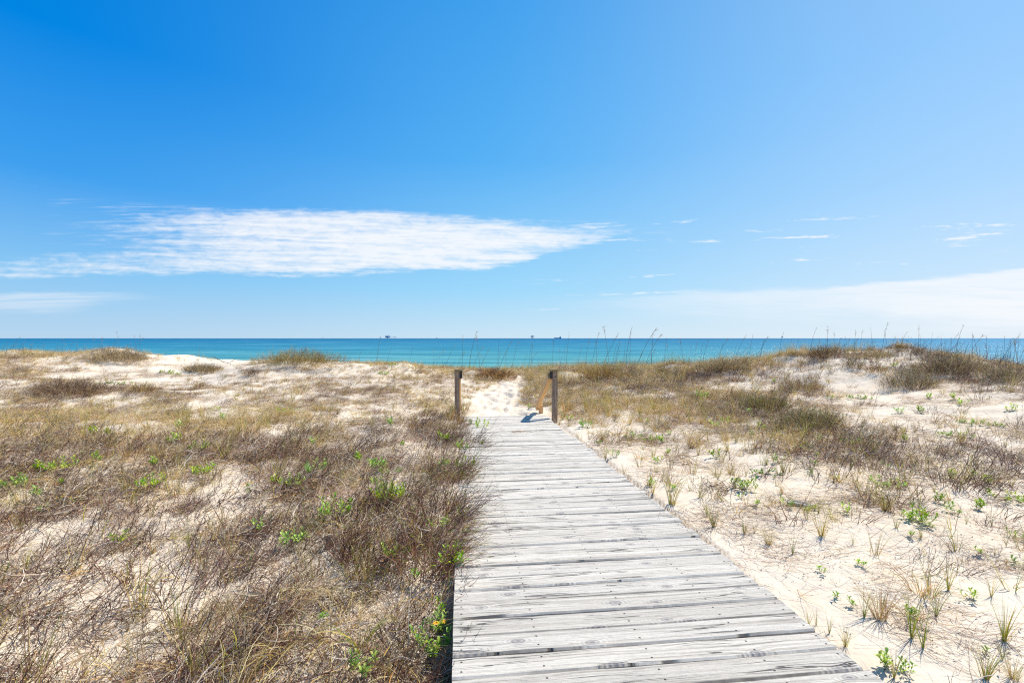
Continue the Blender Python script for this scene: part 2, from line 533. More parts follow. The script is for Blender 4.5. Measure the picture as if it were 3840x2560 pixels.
def make_water():
    m, n, b, out = mat("sea_water")
    tc = n.n('ShaderNodeTexCoord')
    p = tc.outputs['Object']
    x, y, z = n.sep(p)
    # shallow green near the shore, deeper blue further out, sand bars between
    ly = n.m('LOGARITHM', n.m('MAXIMUM', y, 30.0), 10.0)
    patch = n.noise(n.xyz(n.m('MULTIPLY', x, .004), n.m('MULTIPLY', y, .02)), 1.0, 4, .55)
    t = n.m('ADD', ly, n.m('MULTIPLY', n.m('SUBTRACT', patch, .5), .55))
    t = n.lin(t, 1.75, 3.6)
    c = n.ramp(t, [(0.0, (0.15, 0.37, 0.30)), (0.14, (0.07, 0.29, 0.31)), (0.32, (0.022, 0.205, 0.30)), (0.6, (0.004, 0.145, 0.27)), (1.0, (0.0, 0.085, 0.21))])
    c = n.mix(n.smooth(x, -60, -900, 0, .55), c, (0.0, 0.115, 0.235))
    c = n.mix(n.smooth(n.m('DIVIDE', x, y), .35, 1.1, 0, .65), c, (0.03, 0.21, 0.36))  # lighter blue toward the sun side: reflection put into the water colour
    # long swell lines and wind streaks
    sw = n.noise(n.xyz(n.m('MULTIPLY', x, .018), n.m('MULTIPLY', n.m('POWER', y, .75), .55)), 1.0, 5, .65, .4)
    c = n.mix(n.smooth(sw, .50, .62, 0, .7), c, (0.0, 0.125, 0.21))
    c = n.mix(n.smooth(sw, .48, .36, 0, .5), c, (0.15, 0.36, 0.43))
    df = n.n('ShaderNodeBsdfDiffuse'); n.link(c, df.inputs[0])
    gl = n.n('ShaderNodeBsdfGlossy'); gl.inputs['Roughness'].default_value = .27
    mxs = n.n('ShaderNodeMixShader'); mxs.inputs[0].default_value = .10
    n.link(df.outputs[0], mxs.inputs[1]); n.link(gl.outputs[0], mxs.inputs[2])
    n.link(mxs.outputs[0], out.inputs[0])
    h1 = n.noise(n.xyz(n.m('MULTIPLY', x, .10), n.m('MULTIPLY', y, .30)), 1.0, 5, .62, .3)
    h2 = n.noise(n.xyz(n.m('MULTIPLY', x, .5), n.m('MULTIPLY', y, 1.3)), 1.0, 5, .6, .2)
    h3 = n.noise(n.xyz(n.m('MULTIPLY', x, .012), n.m('MULTIPLY', y, .045)), 1.0, 3, .5, .2)
    h = n.m('ADD', n.m('MULTIPLY', h1, 1.0), n.m('ADD', n.m('MULTIPLY', h2, .35), n.m('MULTIPLY', h3, 2.0)))
    bp = bump(n, b, h, 0.75, 1.0)
    n.link(bp.outputs[0], df.inputs['Normal']); n.link(bp.outputs[0], gl.inputs['Normal'])
    return m


def make_plant(name, trans=0.15, rough=.6, spec=.3):
    m, n, b, out = mat(name)
    at = n.n('ShaderNodeAttribute', attribute_name="Col")
    oi = n.n('ShaderNodeObjectInfo')
    r = oi.outputs['Random']
    v = n.lin(r, 0, 1, .78, 1.22)
    hs = n.n('ShaderNodeHueSaturation')
    n.link(at.outputs['Color'], hs.inputs['Color'])
    n.link(v, hs.inputs['Value'])
    n.link(n.lin(n.m('FRACT', n.m('MULTIPLY', r, 7.31)), 0, 1, .485, .515), hs.inputs['Hue'])
    n.link(n.lin(n.m('FRACT', n.m('MULTIPLY', r, 13.7)), 0, 1, .85, 1.1), hs.inputs['Saturation'])
    n.link(hs.outputs[0], b.inputs['Base Color'])
    b.inputs['Roughness'].default_value = rough
    b.inputs['Specular IOR Level'].default_value = spec
    if trans > 0:
        tr = n.n('ShaderNodeBsdfTranslucent')
        n.link(hs.outputs[0], tr.inputs[0])
        mx = n.n('ShaderNodeMixShader')
        mx.inputs[0].default_value = trans
        n.link(b.outputs[0], mx.inputs[1])
        n.link(tr.outputs[0], mx.inputs[2])
        n.link(mx.outputs[0], out.inputs[0])
    return m


def make_deckwood():
    """grey weathered boards. attribute Wd = (along board in m, across board in m, board random)"""
    m, n, b, out = mat("weathered_deck_wood")
    at = n.n('ShaderNodeAttribute', attribute_name="Wd")
    a, c, r = n.sep(at.outputs['Vector'])
    seed = n.m('MULTIPLY', r, 137.0)
    # knots: sparse cells stretched along the board; they bend the grain
    kv = n.n('ShaderNodeTexVoronoi', voronoi_dimensions='3D')
    n.link(n.xyz(n.m('MULTIPLY', a, 1.9), n.m('MULTIPLY', c, 6.5), seed), kv.inputs['Vector'])
    kv.inputs['Scale'].default_value = 1.0
    kv.inputs['Randomness'].default_value = 1.0
    # vector from the knot centre, in metres
    dv = n.vm('SUBTRACT', n.xyz(n.m('MULTIPLY', a, 1.9), n.m('MULTIPLY', c, 6.5), seed), kv.outputs['Position'])
    ddx, ddy, ddz = n.sep(dv)
    kd = n.m('SQRT', n.m('ADD', n.m('POWER', n.m('DIVIDE', ddx, 1.9 * 1.5), 2.0), n.m('POWER', n.m('DIVIDE', ddy, 6.5 * .8), 2.0)))
    _kr = n.sep(kv.outputs['Color'])[0]
    has = n.m('GREATER_THAN', _kr, .30)
    kr = n.m('MULTIPLY', n.lin(_kr, .30, 1.0, .010, .024), has)
    near = n.m('MULTIPLY', n.smooth(kd, 0.085, 0.012), has)
    # grain lines flow round the knots
    acc = n.m('ADD', c, n.m('MULTIPLY', n.m('MULTIPLY', near, n.m('SIGN', ddy)), .012))
    wob = n.noise(n.xyz(n.m('MULTIPLY', a, 1.3), n.m('MULTIPLY', c, 5.0), seed), 1.0, 3, .5)
    acc = n.m('ADD', acc, n.m('MULTIPLY', n.m('SUBTRACT', wob, .5), .045))
    g1 = n.noise(n.xyz(n.m('MULTIPLY', a, .7), n.m('MULTIPLY', acc, 85.0), seed), 1.0, 3, .62)
    g2 = n.noise(n.xyz(n.m('MULTIPLY', a, 7.0), n.m('MULTIPLY', acc, 330.0), seed), 1.0, 3, .65)
    ring = n.m('MULTIPLY_ADD', n.m('SINE', n.m('MULTIPLY', kd, 380.0)), .5, .5)
    blot = n.noise(n.xyz(n.m('MULTIPLY', a, 2.6), n.m('MULTIPLY', c, 11.0), n.m('ADD', seed, 3.0)), 1.0, 4, .6)
    base = n.ramp(n.m('ADD', n.m('MULTIPLY', g1, .72), n.m('MULTIPLY', g2, .28)),
                  [(0.30, (0.19, 0.165, 0.14)), (0.40, (0.42, 0.385, 0.34)), (0.50, (0.58, 0.545, 0.49)), (0.70, (0.67, 0.64, 0.585))])
    base = n.mix(n.smooth(blot, .52, .74, 0, .35), base, (0.38, 0.35, 0.32))
    base = n.mix(n.smooth(blot, .42, .28, 0, .4), base, (0.63, 0.57, 0.49))
    base = n.mix(1.0, base, n.ramp(r, [(0.0, (0.93, 0.895, 0.84)), (0.35, (1.13, 1.09, 1.02)), (0.7, (1.02, 0.99, 0.94)), (1.0, (1.20, 1.165, 1.10))]), 'MULTIPLY')
    # open cracks along the grain
    cr = n.noise(n.xyz(n.m('MULTIPLY', a, .9), n.m('MULTIPLY', acc, 26.0), n.m('ADD', seed, 9.0)), 1.0, 2, .5)
    crk = n.m('MULTIPLY', n.smooth(n.m('ABSOLUTE', n.m('SUBTRACT', cr, .5)), .016, .004),
              n.smooth(n.noise(n.xyz(n.m('MULTIPLY', a, 1.6), n.m('MULTIPLY', c, 8.0), n.m('ADD', seed, 5.0)), 1.0, 2, .5), .46, .58))
    base = n.mix(n.m('MULTIPLY', crk, .85), base, (0.07, 0.06, 0.055))
    # knots
    inside = n.m('MULTIPLY', n.smooth(kd, n.m('ADD', kr, .004), n.m('MULTIPLY', kr, .8)), has)
    kc = n.mix(n.m('MULTIPLY', ring, .6), (0.44, 0.39, 0.35), (0.20, 0.165, 0.145))
    base = n.mix(n.m('MULTIPLY', inside, .8), base, kc)
    halo = n.m('MULTIPLY', n.m('MULTIPLY', n.smooth(kd, n.m('ADD', kr, .022), n.m('ADD', kr, .003)), has), n.m('MULTIPLY', ring, .55))
    base = n.mix(halo, base, (0.30, 0.275, 0.265))
    # nails in three rows, two to a board
    w_ = n.m('SUBTRACT', n.m('ABSOLUTE', c), .036)
    rows = None
    for row in (-.865, -.50, .0, .50, .865):
        d = n.m('SQRT', n.m('ADD', n.m('POWER', n.m('SUBTRACT', a, row + 0.0), 2.0), n.m('POWER', n.m('MULTIPLY', w_, 1.0), 2.0)))
        q = n.smooth(d, .0062, .0036)
        rows = q if rows is None else n.m('MAXIMUM', rows, q)
    base = n.mix(n.m('MULTIPLY', rows, .9), base, (0.06, 0.045, 0.04))
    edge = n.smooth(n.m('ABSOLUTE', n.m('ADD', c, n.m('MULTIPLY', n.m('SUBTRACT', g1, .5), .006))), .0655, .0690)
    base = n.mix(n.m('MULTIPLY', edge, n.lin(blot, .35, .65, .15, .6)), base, (0.075, 0.062, 0.052))  # shade of the gaps painted into the board edges and sides
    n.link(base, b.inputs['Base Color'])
    b.inputs['Roughness'].default_value = .8
    b.inputs['Specular IOR Level'].default_value = .25
    h = n.m('ADD', n.m('MULTIPLY', g1, .5), n.m('MULTIPLY', g2, .5))
    h = n.m('SUBTRACT', h, n.m('ADD', n.m('MULTIPLY', crk, 1.2), n.m('MULTIPLY', rows, .8)))
    h = n.m('SUBTRACT', h, n.m('MULTIPLY', n.m('MULTIPLY', ring, near), .25))
    bump(n, b, h, 0.010, 1.0)
    return m


def make_wood(name, c1, c2, scale=1.0):
    m, n, b, out = mat(name)
    tc = n.n('ShaderNodeTexCoord')
    x, y, z = n.sep(tc.outputs['Object'])
    g = n.noise(n.xyz(n.m('MULTIPLY', x, 60 * scale), n.m('MULTIPLY', y, 60 * scale), n.m('MULTIPLY', z, 3 * scale)), 1.0, 4, .6)
    bl = n.noise(tc.outputs['Object'], 6.0, 4, .6)
    c = n.ramp(n.m('ADD', n.m('MULTIPLY', g, .7), n.m('MULTIPLY', bl, .3)), [(.35, c1), (.65, c2)])
    n.link(c, b.inputs['Base Color'])
    b.inputs['Roughness'].default_value = .8
    b.inputs['Specular IOR Level'].default_value = .25
    bump(n, b, g, .004, .8)
    return m


def make_plain(name, c, rough=.7, var=.15):
    m, n, b, out = mat(name)
    tc = n.n('ShaderNodeTexCoord')
    nz = n.noise(tc.outputs['Object'], 0.4, 4, .6)
    cc = n.mix(nz, tuple(v * (1 - var) for v in c), tuple(v * (1 + var) for v in c))
    n.link(cc, b.inputs['Base Color'])
    b.inputs['Roughness'].default_value = rough
    return m


M_SAND = make_sand()
M_WATER = make_water()
M_BLADE = make_plant("dry_grass_blades", .26, .5, .4)
M_TWIG = make_plant("dry_twigs", 0.10, .6, .35)
M_LEAF = make_plant("green_leaves", .28, .45, .4)
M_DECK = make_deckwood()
M_POST = make_wood("weathered_post_wood", (0.12, 0.07, 0.045), (0.52, 0.36, 0.24))
M_CAP = make_wood("mossy_cap_wood", (0.16, 0.11, 0.05), (0.38, 0.28, 0.14))
M_RAIL = make_wood("orange_rail_wood", (0.52, 0.30, 0.12), (0.80, 0.54, 0.28))
M_RAILG = make_wood("tan_rail_wood", (0.25, 0.18, 0.12), (0.46, 0.34, 0.23))
M_NOTCH = make_plain("notch_shade_and_bolt", (0.03, 0.022, 0.02))  # near-black stands for shade in the notch; the bolt uses it too
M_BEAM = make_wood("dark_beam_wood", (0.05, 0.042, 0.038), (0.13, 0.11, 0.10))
M_RIG = make_plain("hazed_steel", (0.13, 0.27, 0.42), .6)  # distance haze mixed into the steel colour as blue
M_RIG2 = make_plain("pale_hazed_steel", (0.30, 0.47, 0.62), .6)  # paler steel, with the same haze in its colour
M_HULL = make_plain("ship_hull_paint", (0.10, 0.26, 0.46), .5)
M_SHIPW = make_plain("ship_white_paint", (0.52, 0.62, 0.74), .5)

# ------------------------------------------------------------------ ground
def build_ground():
    y1 = -np.geomspace(0.3, 8, 26)[::-1]
    y2 = np.linspace(-.28, 1.2, 24)
    y3 = np.geomspace(1.22, 24, 640)
    y4 = np.geomspace(24.3, 80, 60)
    Yg = np.concatenate([[-900, -300, -100, -40, -20], y1, y2, y3, y4, [120, 300, 1000, 4000]])
    uc = np.linspace(-1, 1, 620)
    ue = np.array([1.03, 1.08, 1.2, 1.5, 2.5, 6, 20, 80])
    Ug = np.concatenate([-ue[::-1], uc, ue])
    W = 3.0 + 1.22 * np.clip(Yg, 0, 60)
    X = Ug[None, :] * W[:, None]
    Y = np.repeat(Yg[:, None], len(Ug), 1)
    # warp so that columns do not line up with the view
    Z = height(X.ravel(), Y.ravel())
    nv = np.stack([X.ravel(), Y.ravel(), Z], 1)
    R, Cn = X.shape
    idx = np.arange(R * Cn).reshape(R, Cn)
    q = np.stack([idx[:-1, :-1], idx[:-1, 1:], idx[1:, 1:], idx[1:, :-1]], -1).reshape(-1, 4)
    me = bpy.data.meshes.new("sand_ground")
    me.vertices.add(len(nv)); me.vertices.foreach_set("co", nv.ravel())
    me.loops.add(q.size); me.loops.foreach_set("vertex_index", q.ravel())
    me.polygons.add(len(q)); me.polygons.foreach_set("loop_start", np.arange(len(q)) * 4)
    me.polygons.foreach_set("use_smooth", np.ones(len(q), bool))
    me.update(calc_edges=True)
    me.materials.append(M_SAND)
    o = bpy.data.objects.new("sand_ground", me)
    link(o)
    tag(o, "pale beige dune sand under the plants and beside the boardwalk", None, None, 'structure')


build_ground()


def build_sea():
    xs = np.concatenate([-np.geomspace(200, 60000, 9)[::-1], [0], np.geomspace(200, 60000, 9)])
    ysv = np.array([58, 90, 150, 300, 700, 2000, 6000, 20000, 60000])
    Vt = [(x, y, 0.0) for y in ysv for x in xs]
    nx = len(xs)
    Ft = [(j * nx + i, j * nx + i + 1, (j + 1) * nx + i + 1, (j + 1) * nx + i) for j in range(len(ysv) - 1) for i in range(nx - 1)]
    o = mesh_obj("sea", Vt, Ft, M_WATER, loc=(0, 0, -3.2))
    tag(o, "turquoise sea darkening to blue at the horizon", None, None, 'structure')


build_sea()


# ------------------------------------------------------------------ boardwalk
def box(V_, F_, c, ax, ay, az):
    """append a box: centre c and three half-axis vectors"""
    b0 = len(V_)
    for sx in (-1, 1):
        for sy in (-1, 1):
            for sz in (-1, 1):
                V_.append(Vector(c) + sx * Vector(ax) + sy * Vector(ay) + sz * Vector(az))
    for f in ((0, 1, 3, 2), (4, 6, 7, 5), (0, 4, 5, 1), (2, 3, 7, 6), (0, 2, 6, 4), (1, 5, 7, 3)):
        F_.append(tuple(b0 + i for i in f))


def build_deck():
    root = empty("boardwalk", (C0.x, 0, 0))
    tag(root, "weathered grey plank boardwalk running to the dunes", "boardwalk")
    rnd = random.Random(3)
    Vd, Fd, Wd = [], [], []
    NS = 30
    s = -3.0
    th = .036
    yaw0 = 0.0
    while s < DECK_END - .02:
        wd = .1385 + rnd.uniform(-.009, .006)
        gap = rnd.choice([.0015, .002, .003, .004, .005, .008])
        skew = rnd.gauss(0, .0010)
        wedge = rnd.choice([0, 0, 0, 0, .004, .009, .018]) if s > 1 else 0
        z0 = rnd.gauss(0, .0022)
        tilt = rnd.gauss(0, .012)
        rid = rnd.random()
        L0 = -HALF + rnd.uniform(-.002, .002)
        L1 = HALF + rnd.uniform(-.014, .012) - (.05 if s > 7.0 else 0)
        ph = [rnd.uniform(0, 6.3) for _ in range(4)]
        b0 = len(Vd)
        prof = [(-.5, -.012, -th), (-.5, 0, -.008), (-.5, .007, 0), (.0, 0, .0008), (.5, -.007, 0), (.5, 0, -.008), (.5, -.012, -th)]
        # cross profile points: (fraction of width, inset, z)
        for i in range(NS + 1):
            f = i / NS
            t = L0 + (L1 - L0) * f
            ew0 = .0016 * sin(5.1 * t + ph[0]) + .0009 * sin(17 * t + ph[1])
            ew1 = .0016 * sin(4.3 * t + ph[2]) + .0009 * sin(15 * t + ph[3])
            zc = z0 + .0022 * sin(2.2 * t + ph[1]) + tilt * 0
            shift = skew * t - 0.012 * t * 0
            wl = wd - wedge * max(0, f - .35) / .65
            for k, (wf, inset, zz) in enumerate(prof):
                ed = ew0 if wf < 0 else (ew1 if wf > 0 else 0)
                so = s + wl * .5 + wf * wl + (inset if wf < 0 else inset) * (1 if k not in (0, 6) else 0) + ed + shift
                zt = zz + (zc if zz > -.02 else zc)
                x_, y_ = deck_xy(so, t)
                Vd.append((x_ - C0.x, y_, SLOPE * so + zt + tilt * (wf * wl)))
                Wd.append((t, wf * wl, rid))
        np_ = len(prof)
        for i in range(NS):
            for k in range(np_ - 1):
                a_ = b0 + i * np_ + k
                Fd.append((a_, a_ + np_, a_ + np_ + 1, a_ + 1))
            a_ = b0 + i * np_
            Fd.append((a_ + np_ - 1, a_ + 2 * np_ - 1, a_ + np_, a_))
        Fd.append(tuple(b0 + k for k in range(np_)))
        Fd.append(tuple(b0 + NS * np_ + k for k in reversed(range(np_))))
        s += wd + gap
    me = bpy.data.meshes.new("deck")
    me.from_pydata(Vd, [], Fd)
    at = me.attributes.new("Wd", 'FLOAT_VECTOR', 'POINT')
    at.data.foreach_set("vector", np.array(Wd, np.float32).ravel())
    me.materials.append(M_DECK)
    me.update()
    link(bpy.data.objects.new("deck", me), root)
    # beams underneath
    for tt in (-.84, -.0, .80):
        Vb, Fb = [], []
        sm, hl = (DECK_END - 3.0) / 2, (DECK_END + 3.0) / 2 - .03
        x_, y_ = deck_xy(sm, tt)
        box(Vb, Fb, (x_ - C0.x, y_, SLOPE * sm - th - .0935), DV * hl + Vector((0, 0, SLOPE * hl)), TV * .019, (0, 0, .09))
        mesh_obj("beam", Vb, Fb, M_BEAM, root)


build_deck()


# ------------------------------------------------------------------ handrail remains
def bevel_box(name, c, ax, ay, az, m, parent, bev=.004):
    Vb, Fb = [], []
    box(Vb, Fb, (0, 0, 0), ax, ay, az)
    import bmesh
    me = bpy.data.meshes.new(name)
    me.from_pydata([tuple(v) for v in Vb], [], Fb)
    bm = bmesh.new(); bm.from_mesh(me)
    bmesh.ops.recalc_face_normals(bm, faces=bm.faces)
    bmesh.ops.subdivide_edges(bm, edges=[e for e in bm.edges if e.calc_length() > .3], cuts=8, use_grid_fill=True)
    bmesh.ops.bevel(bm, geom=[e for e in bm.edges if len(e.link_faces) == 2 and e.calc_face_angle(0) > .5], offset=bev, segments=2, affect='EDGES')
    rr = random.Random(name)
    bm.to_mesh(me); bm.free()
    me.materials.append(m)
    o = bpy.data.objects.new(name, me)
    o.location = c
    return link(o, parent)


def handrail(side, px, Y, label):
    X = (px - CX) / F * Y
    gz = float(height(np.array([X]), np.array([Y]))[0])
    root = empty("handrail", (X, Y, gz))
    tag(root, label, "handrail", "handrails at the end of the boardwalk")
    top = EYE - (1392 - HY) / F * Y - gz
    tx, dxv = TV.copy(), DV.copy()
    inn = -tx if side > 0 else tx
    h = (top + .3) / 2
    bevel_box("post", (0, 0, top - h), tx * .049, dxv * .047, Vector((0, 0, h)), M_POST, root)
    # flat cap board over post and rail end
    bevel_box("cap", tuple(inn * .028 + Vector((0, 0, top + .021))), tx * .078, dxv * .075, Vector((0, 0, .020)), M_CAP, root)
    # sloping rail going down the buried steps
    th_ = radians(29.5)
    L = 1.72
    rd = (dxv * cos(th_) + Vector((0, 0, -sin(th_)))).normalized()
    up = (Vector((0, 0, cos(th_))) + dxv * sin(th_)).normalized()
    st = inn * (.092 if side > 0 else .048) + dxv * .03 + Vector((0, 0, top - .09))
    cc = st + rd * (L / 2)
    r_ = bevel_box("rail", tuple(cc), tx * (.040 if side > 0 else .026), up * .070, rd * (L / 2), M_RAIL, root)
    # near-black block under the cap: the notch's shade put into colour
    bevel_box("bracket", tuple(inn * .074 + Vector((0, 0, top - .07)) - dxv * .02), tx * .025, dxv * .03, Vector((0, 0, .066)), M_NOTCH, root)
    if side > 0:
        Vn, Fn = [], []
        for k in range(10):
            a_ = k * 2 * pi / 10
            Vn.append(tx * (.014 * cos(a_)) + Vector((0, 0, .014 * sin(a_))) - dxv * .051)
        Vn.append(-dxv * .056)
        Fn = [(k, (k + 1) % 10, 10) for k in range(10)]
        mesh_obj("bolt", Vn, Fn, M_NOTCH, root, loc=(0, 0, top - .10))
    # lower post
    e = st + rd * (L * .92)
    hh = (e.z + .75) / 2
    bevel_box("lower_post", (e.x - inn.x * .067, e.y - inn.y * .067, e.z - hh), tx * .044, dxv * .044, Vector((0, 0, hh)), M_RAIL, root)
    return root


handrail(+1, 2080, 8.95, "wooden handrail post with a plank sloping down, right of the boardwalk end")
handrail(-1, 1714, 9.05, "wooden handrail post half hidden by brush, left of the boardwalk end")

# ------------------------------------------------------------------ plant mesh generators
class PM:
    def __init__(s):
        s.V, s.F, s.C = [], [], []

    def ribbon(s, pts, wid, col, tip=.15, nrm=None, tilt=0.0, base=1.0):
        """flat tapering blade along pts"""
        b0 = len(s.V)
        n = len(pts)
        side0 = None
        for i, p in enumerate(pts):
            d = (pts[min(i + 1, n - 1)] - pts[max(i - 1, 0)])
            if d.length < 1e-9: d = Vector((0, 0, 1))
            d.normalize()
            if side0 is None:
                a = nrm if nrm is not None else Vector((random.gauss(0, 1), random.gauss(0, 1), .1))
                side0 = d.cross(a)
                if side0.length < 1e-5: side0 = Vector((1, 0, 0))
                side0.normalize()
            sd_ = (side0 - d * side0.dot(d)).normalized()
            f = i / (n - 1)
            wv = wid * .5 * (base + (1 - base) * min(1, f * 3)) * (1 - f * (1 - tip))
            s.V.append(p + sd_ * wv); s.V.append(p - sd_ * wv)
            s.C.append(col); s.C.append(col)
        for i in range(n - 1):
            a = b0 + i * 2
            s.F.append((a, a + 1, a + 3, a + 2))

    def tube(s, pts, r, col, tip=.4):
        b0 = len(s.V)
        n = len(pts)
        for i, p in enumerate(pts):
            d = (pts[min(i + 1, n - 1)] - pts[max(i - 1, 0)])
            if d.length < 1e-9: d = Vector((0, 0, 1))
            d.normalize()
            a = Vector((0, 0, 1)) if abs(d.z) < .9 else Vector((1, 0, 0))
            u = d.cross(a).normalized(); v = d.cross(u)
            rr = r * (1 - (1 - tip) * i / (n - 1))
            for k in range(3):
                s.V.append(p + (u * cos(k * 2.094) + v * sin(k * 2.094)) * rr)
                s.C.append(col)
        for i in range(n - 1):
            for k in range(3):
                a = b0 + i * 3 + k; b_ = b0 + i * 3 + (k + 1) % 3
                s.F.append((a, b_, b_ + 3, a + 3))

    def leaf(s, p, d, up, L, W, col, col2=None):
        """obovate folded leaf from p along d"""
        d = d.normalized()
        sd_ = d.cross(up)
        if sd_.length < 1e-4: sd_ = Vector((1, 0, 0))
        sd_.normalize()
        nn = sd_.cross(d).normalized()
        b0 = len(s.V)
        prof = [(0, .12, 0), (.35, .55, .02), (.68, 1.0, .03), (.9, .72, .0), (1.0, .08, -.05)]
        for f, wf, up_ in prof:
            c = p + d * (L * f) + nn * (L * (up_ + .18 * f - .22 * f * f))
            for k, sg in ((0, -1), (1, 0), (2, 1)):
                off = sd_ * (sg * W * .5 * wf) + nn * (abs(sg) * W * .16 * wf)
                s.V.append(c + off)
                s.C.append(col if col2 is None or f < .6 else col2)
        for i in range(len(prof) - 1):
            for k in range(2):
                a = b0 + i * 3 + k
                s.F.append((a, a + 1, a + 4, a + 3))

    def build(s, name, m, parent=None, linked=True):
        me = bpy.data.meshes.new(name)
        me.from_pydata([tuple(v) for v in s.V], [], s.F)
        a = me.color_attributes.new("Col", 'FLOAT_COLOR', 'POINT')
        c = np.ones((len(s.V), 4), np.float32); c[:, :3] = np.array(s.C)
        a.data.foreach_set("color", c.ravel())
        me.materials.append(m)
        me.polygons.foreach_set("use_smooth", [True] * len(me.polygons))
        me.update()
        o = bpy.data.objects.new(name, me)
        if linked: link(o, parent)
        return o


def rv(a=1.0):
    return Vector((random.gauss(0, a), random.gauss(0, a), random.gauss(0, a)))


BROWNS = [(0.14, 0.062, 0.036), (0.24, 0.108, 0.06), (0.08, 0.038, 0.026), (0.34, 0.175, 0.105), (0.46, 0.28, 0.18), (0.60, 0.42, 0.28), (0.22, 0.10, 0.065), (0.36, 0.20, 0.125)]
GREYS = [(0.66, 0.56, 0.43), (0.56, 0.44, 0.31), (0.72, 0.62, 0.49), (0.46, 0.34, 0.23)]
TANS = [(0.74, 0.50, 0.15), (0.64, 0.41, 0.11), (0.80, 0.60, 0.24), (0.54, 0.34, 0.10), (0.82, 0.68, 0.38), (0.44, 0.27, 0.11)]
OLIVE = [(0.30, 0.33, 0.03), (0.44, 0.42, 0.035), (0.20, 0.27, 0.025), (0.58, 0.48, 0.05), (0.14, 0.22, 0.03)]
GREEN = [(0.24, 0.45, 0.02), (0.34, 0.55, 0.025), (0.16, 0.36, 0.02), (0.46, 0.60, 0.04)]
YELL = [(0.55, 0.48, 0.04), (0.45, 0.45, 0.05)]
DEAD = [(0.07, 0.04, 0.035), (0.11, 0.06, 0.045), (0.16, 0.09, 0.06)]
WIND = Vector((.35, .12, 0))


def jit(c, a=.12):
    k = 1 + random.uniform(-a, a)
    return (c[0] * k, c[1] * k, c[2] * k)


def stem_pts(p, d, L, n=4, wob=.12, sag=0.0):
    pts = [p.copy()]
    q = p.copy(); d = d.normalized()
    for i in range(n):
        d = (d + rv(wob) + Vector((0, 0, -sag * (i + 1) / n))).normalized()
        q = q + d * (L / n)
        pts.append(q.copy())
    return pts


def gen_twigs(nst=22, rad=.14, L=(.14, .40), branch=3, pal=BROWNS, lean=.7, green=.05, long_=3):
    m = PM()
    for i in range(nst):
        a = random.uniform(0, 2 * pi); r = rad * math.sqrt(random.random())
        p = Vector((cos(a) * r, sin(a) * r, -.02))
        d = Vector((cos(a) * lean * random.random(), sin(a) * lean * random.random(), 1)) + WIND * random.uniform(0, 2.2) + rv(.22)
        ln = random.uniform(*L)
        c = jit(random.choice(pal)) if random.random() > green else jit(random.choice(OLIVE))
        pts = stem_pts(p, d, ln, 4, .22)
        m.tube(pts, random.choice((.0013, .0018, .0024, .0030, .0038)), c)
        for k in range(random.randint(0, branch)):
            j = random.randint(1, 3)
            dd = (pts[j + 1] - pts[j]).normalized() + rv(.55)
            m.tube(stem_pts(pts[j], dd, ln * random.uniform(.2, .5), 2, .3), .0013, jit(c))
    for i in range(long_):
        p = Vector((random.gauss(0, rad * .6), random.gauss(0, rad * .6), -.02))
        pts = stem_pts(p, Vector((random.uniform(.25, 1.1), random.gauss(.1, .3), 1)), random.uniform(.35, .58), 5, .05)
        c = jit(random.choice(BROWNS[:3]))
        m.tube(pts, random.uniform(.0017, .0028), c)
        for k in range(8):
            j = random.randint(1, 4); q = pts[j].lerp(pts[j + 1], random.random())
            m.tube([q, q + rv(.012) + Vector((0, 0, .01))], .0016, c)
    # fallen bits near the foot
    for i in range(nst // 3):
        a = random.uniform(0, 2 * pi); r = rad * 1.6 * random.random()
        p = Vector((cos(a) * r, sin(a) * r, .008 + .03 * random.random()))
        m.ribbon(stem_pts(p, Vector((random.gauss(.4, 1), random.gauss(0, 1), .1)), random.uniform(.06, .2), 3, .3), .003, jit(random.choice(GREYS + BROWNS)))
    return m


def gen_tangle(n=46, rad=.17, hz=.13, pal=None):
    """low mat of fallen, bent stems and flat dead blades"""
    m = PM()
    pal = pal or BROWNS[:3] + BROWNS + GREYS
    for i in range(n):
        a = random.uniform(0, 2 * pi); r = rad * math.sqrt(random.random())
        p = Vector((cos(a) * r, sin(a) * r, random.uniform(0, hz * .6)))
        an = random.gauss(.35, 1.1)
        q = p.copy(); pts = [q.copy()]
        d = Vector((cos(an), sin(an), random.uniform(-.1, .75))).normalized()
        tw = random.gauss(0, .38); dr = random.uniform(-.35, .02)
        ln = random.uniform(.10, .34)
        for k in range(5):
            d = (Matrix.Rotation(tw, 3, 'Z') @ d + Vector((0, 0, dr)) + rv(.12)).normalized()
            q = q + d * (ln / 5)
            if q.z < .006: q.z = .006 + .012 * random.random()
            pts.append(q.copy())
        c = jit(random.choice(pal), .25)
        if random.random() < .62:
            m.tube(pts, random.choice((.0012, .0018, .0026, .0034)), c)
        else:
            m.ribbon(pts, random.uniform(.004, .0075), jit(random.choice(GREYS + TANS[2:5])), .2)
    return m


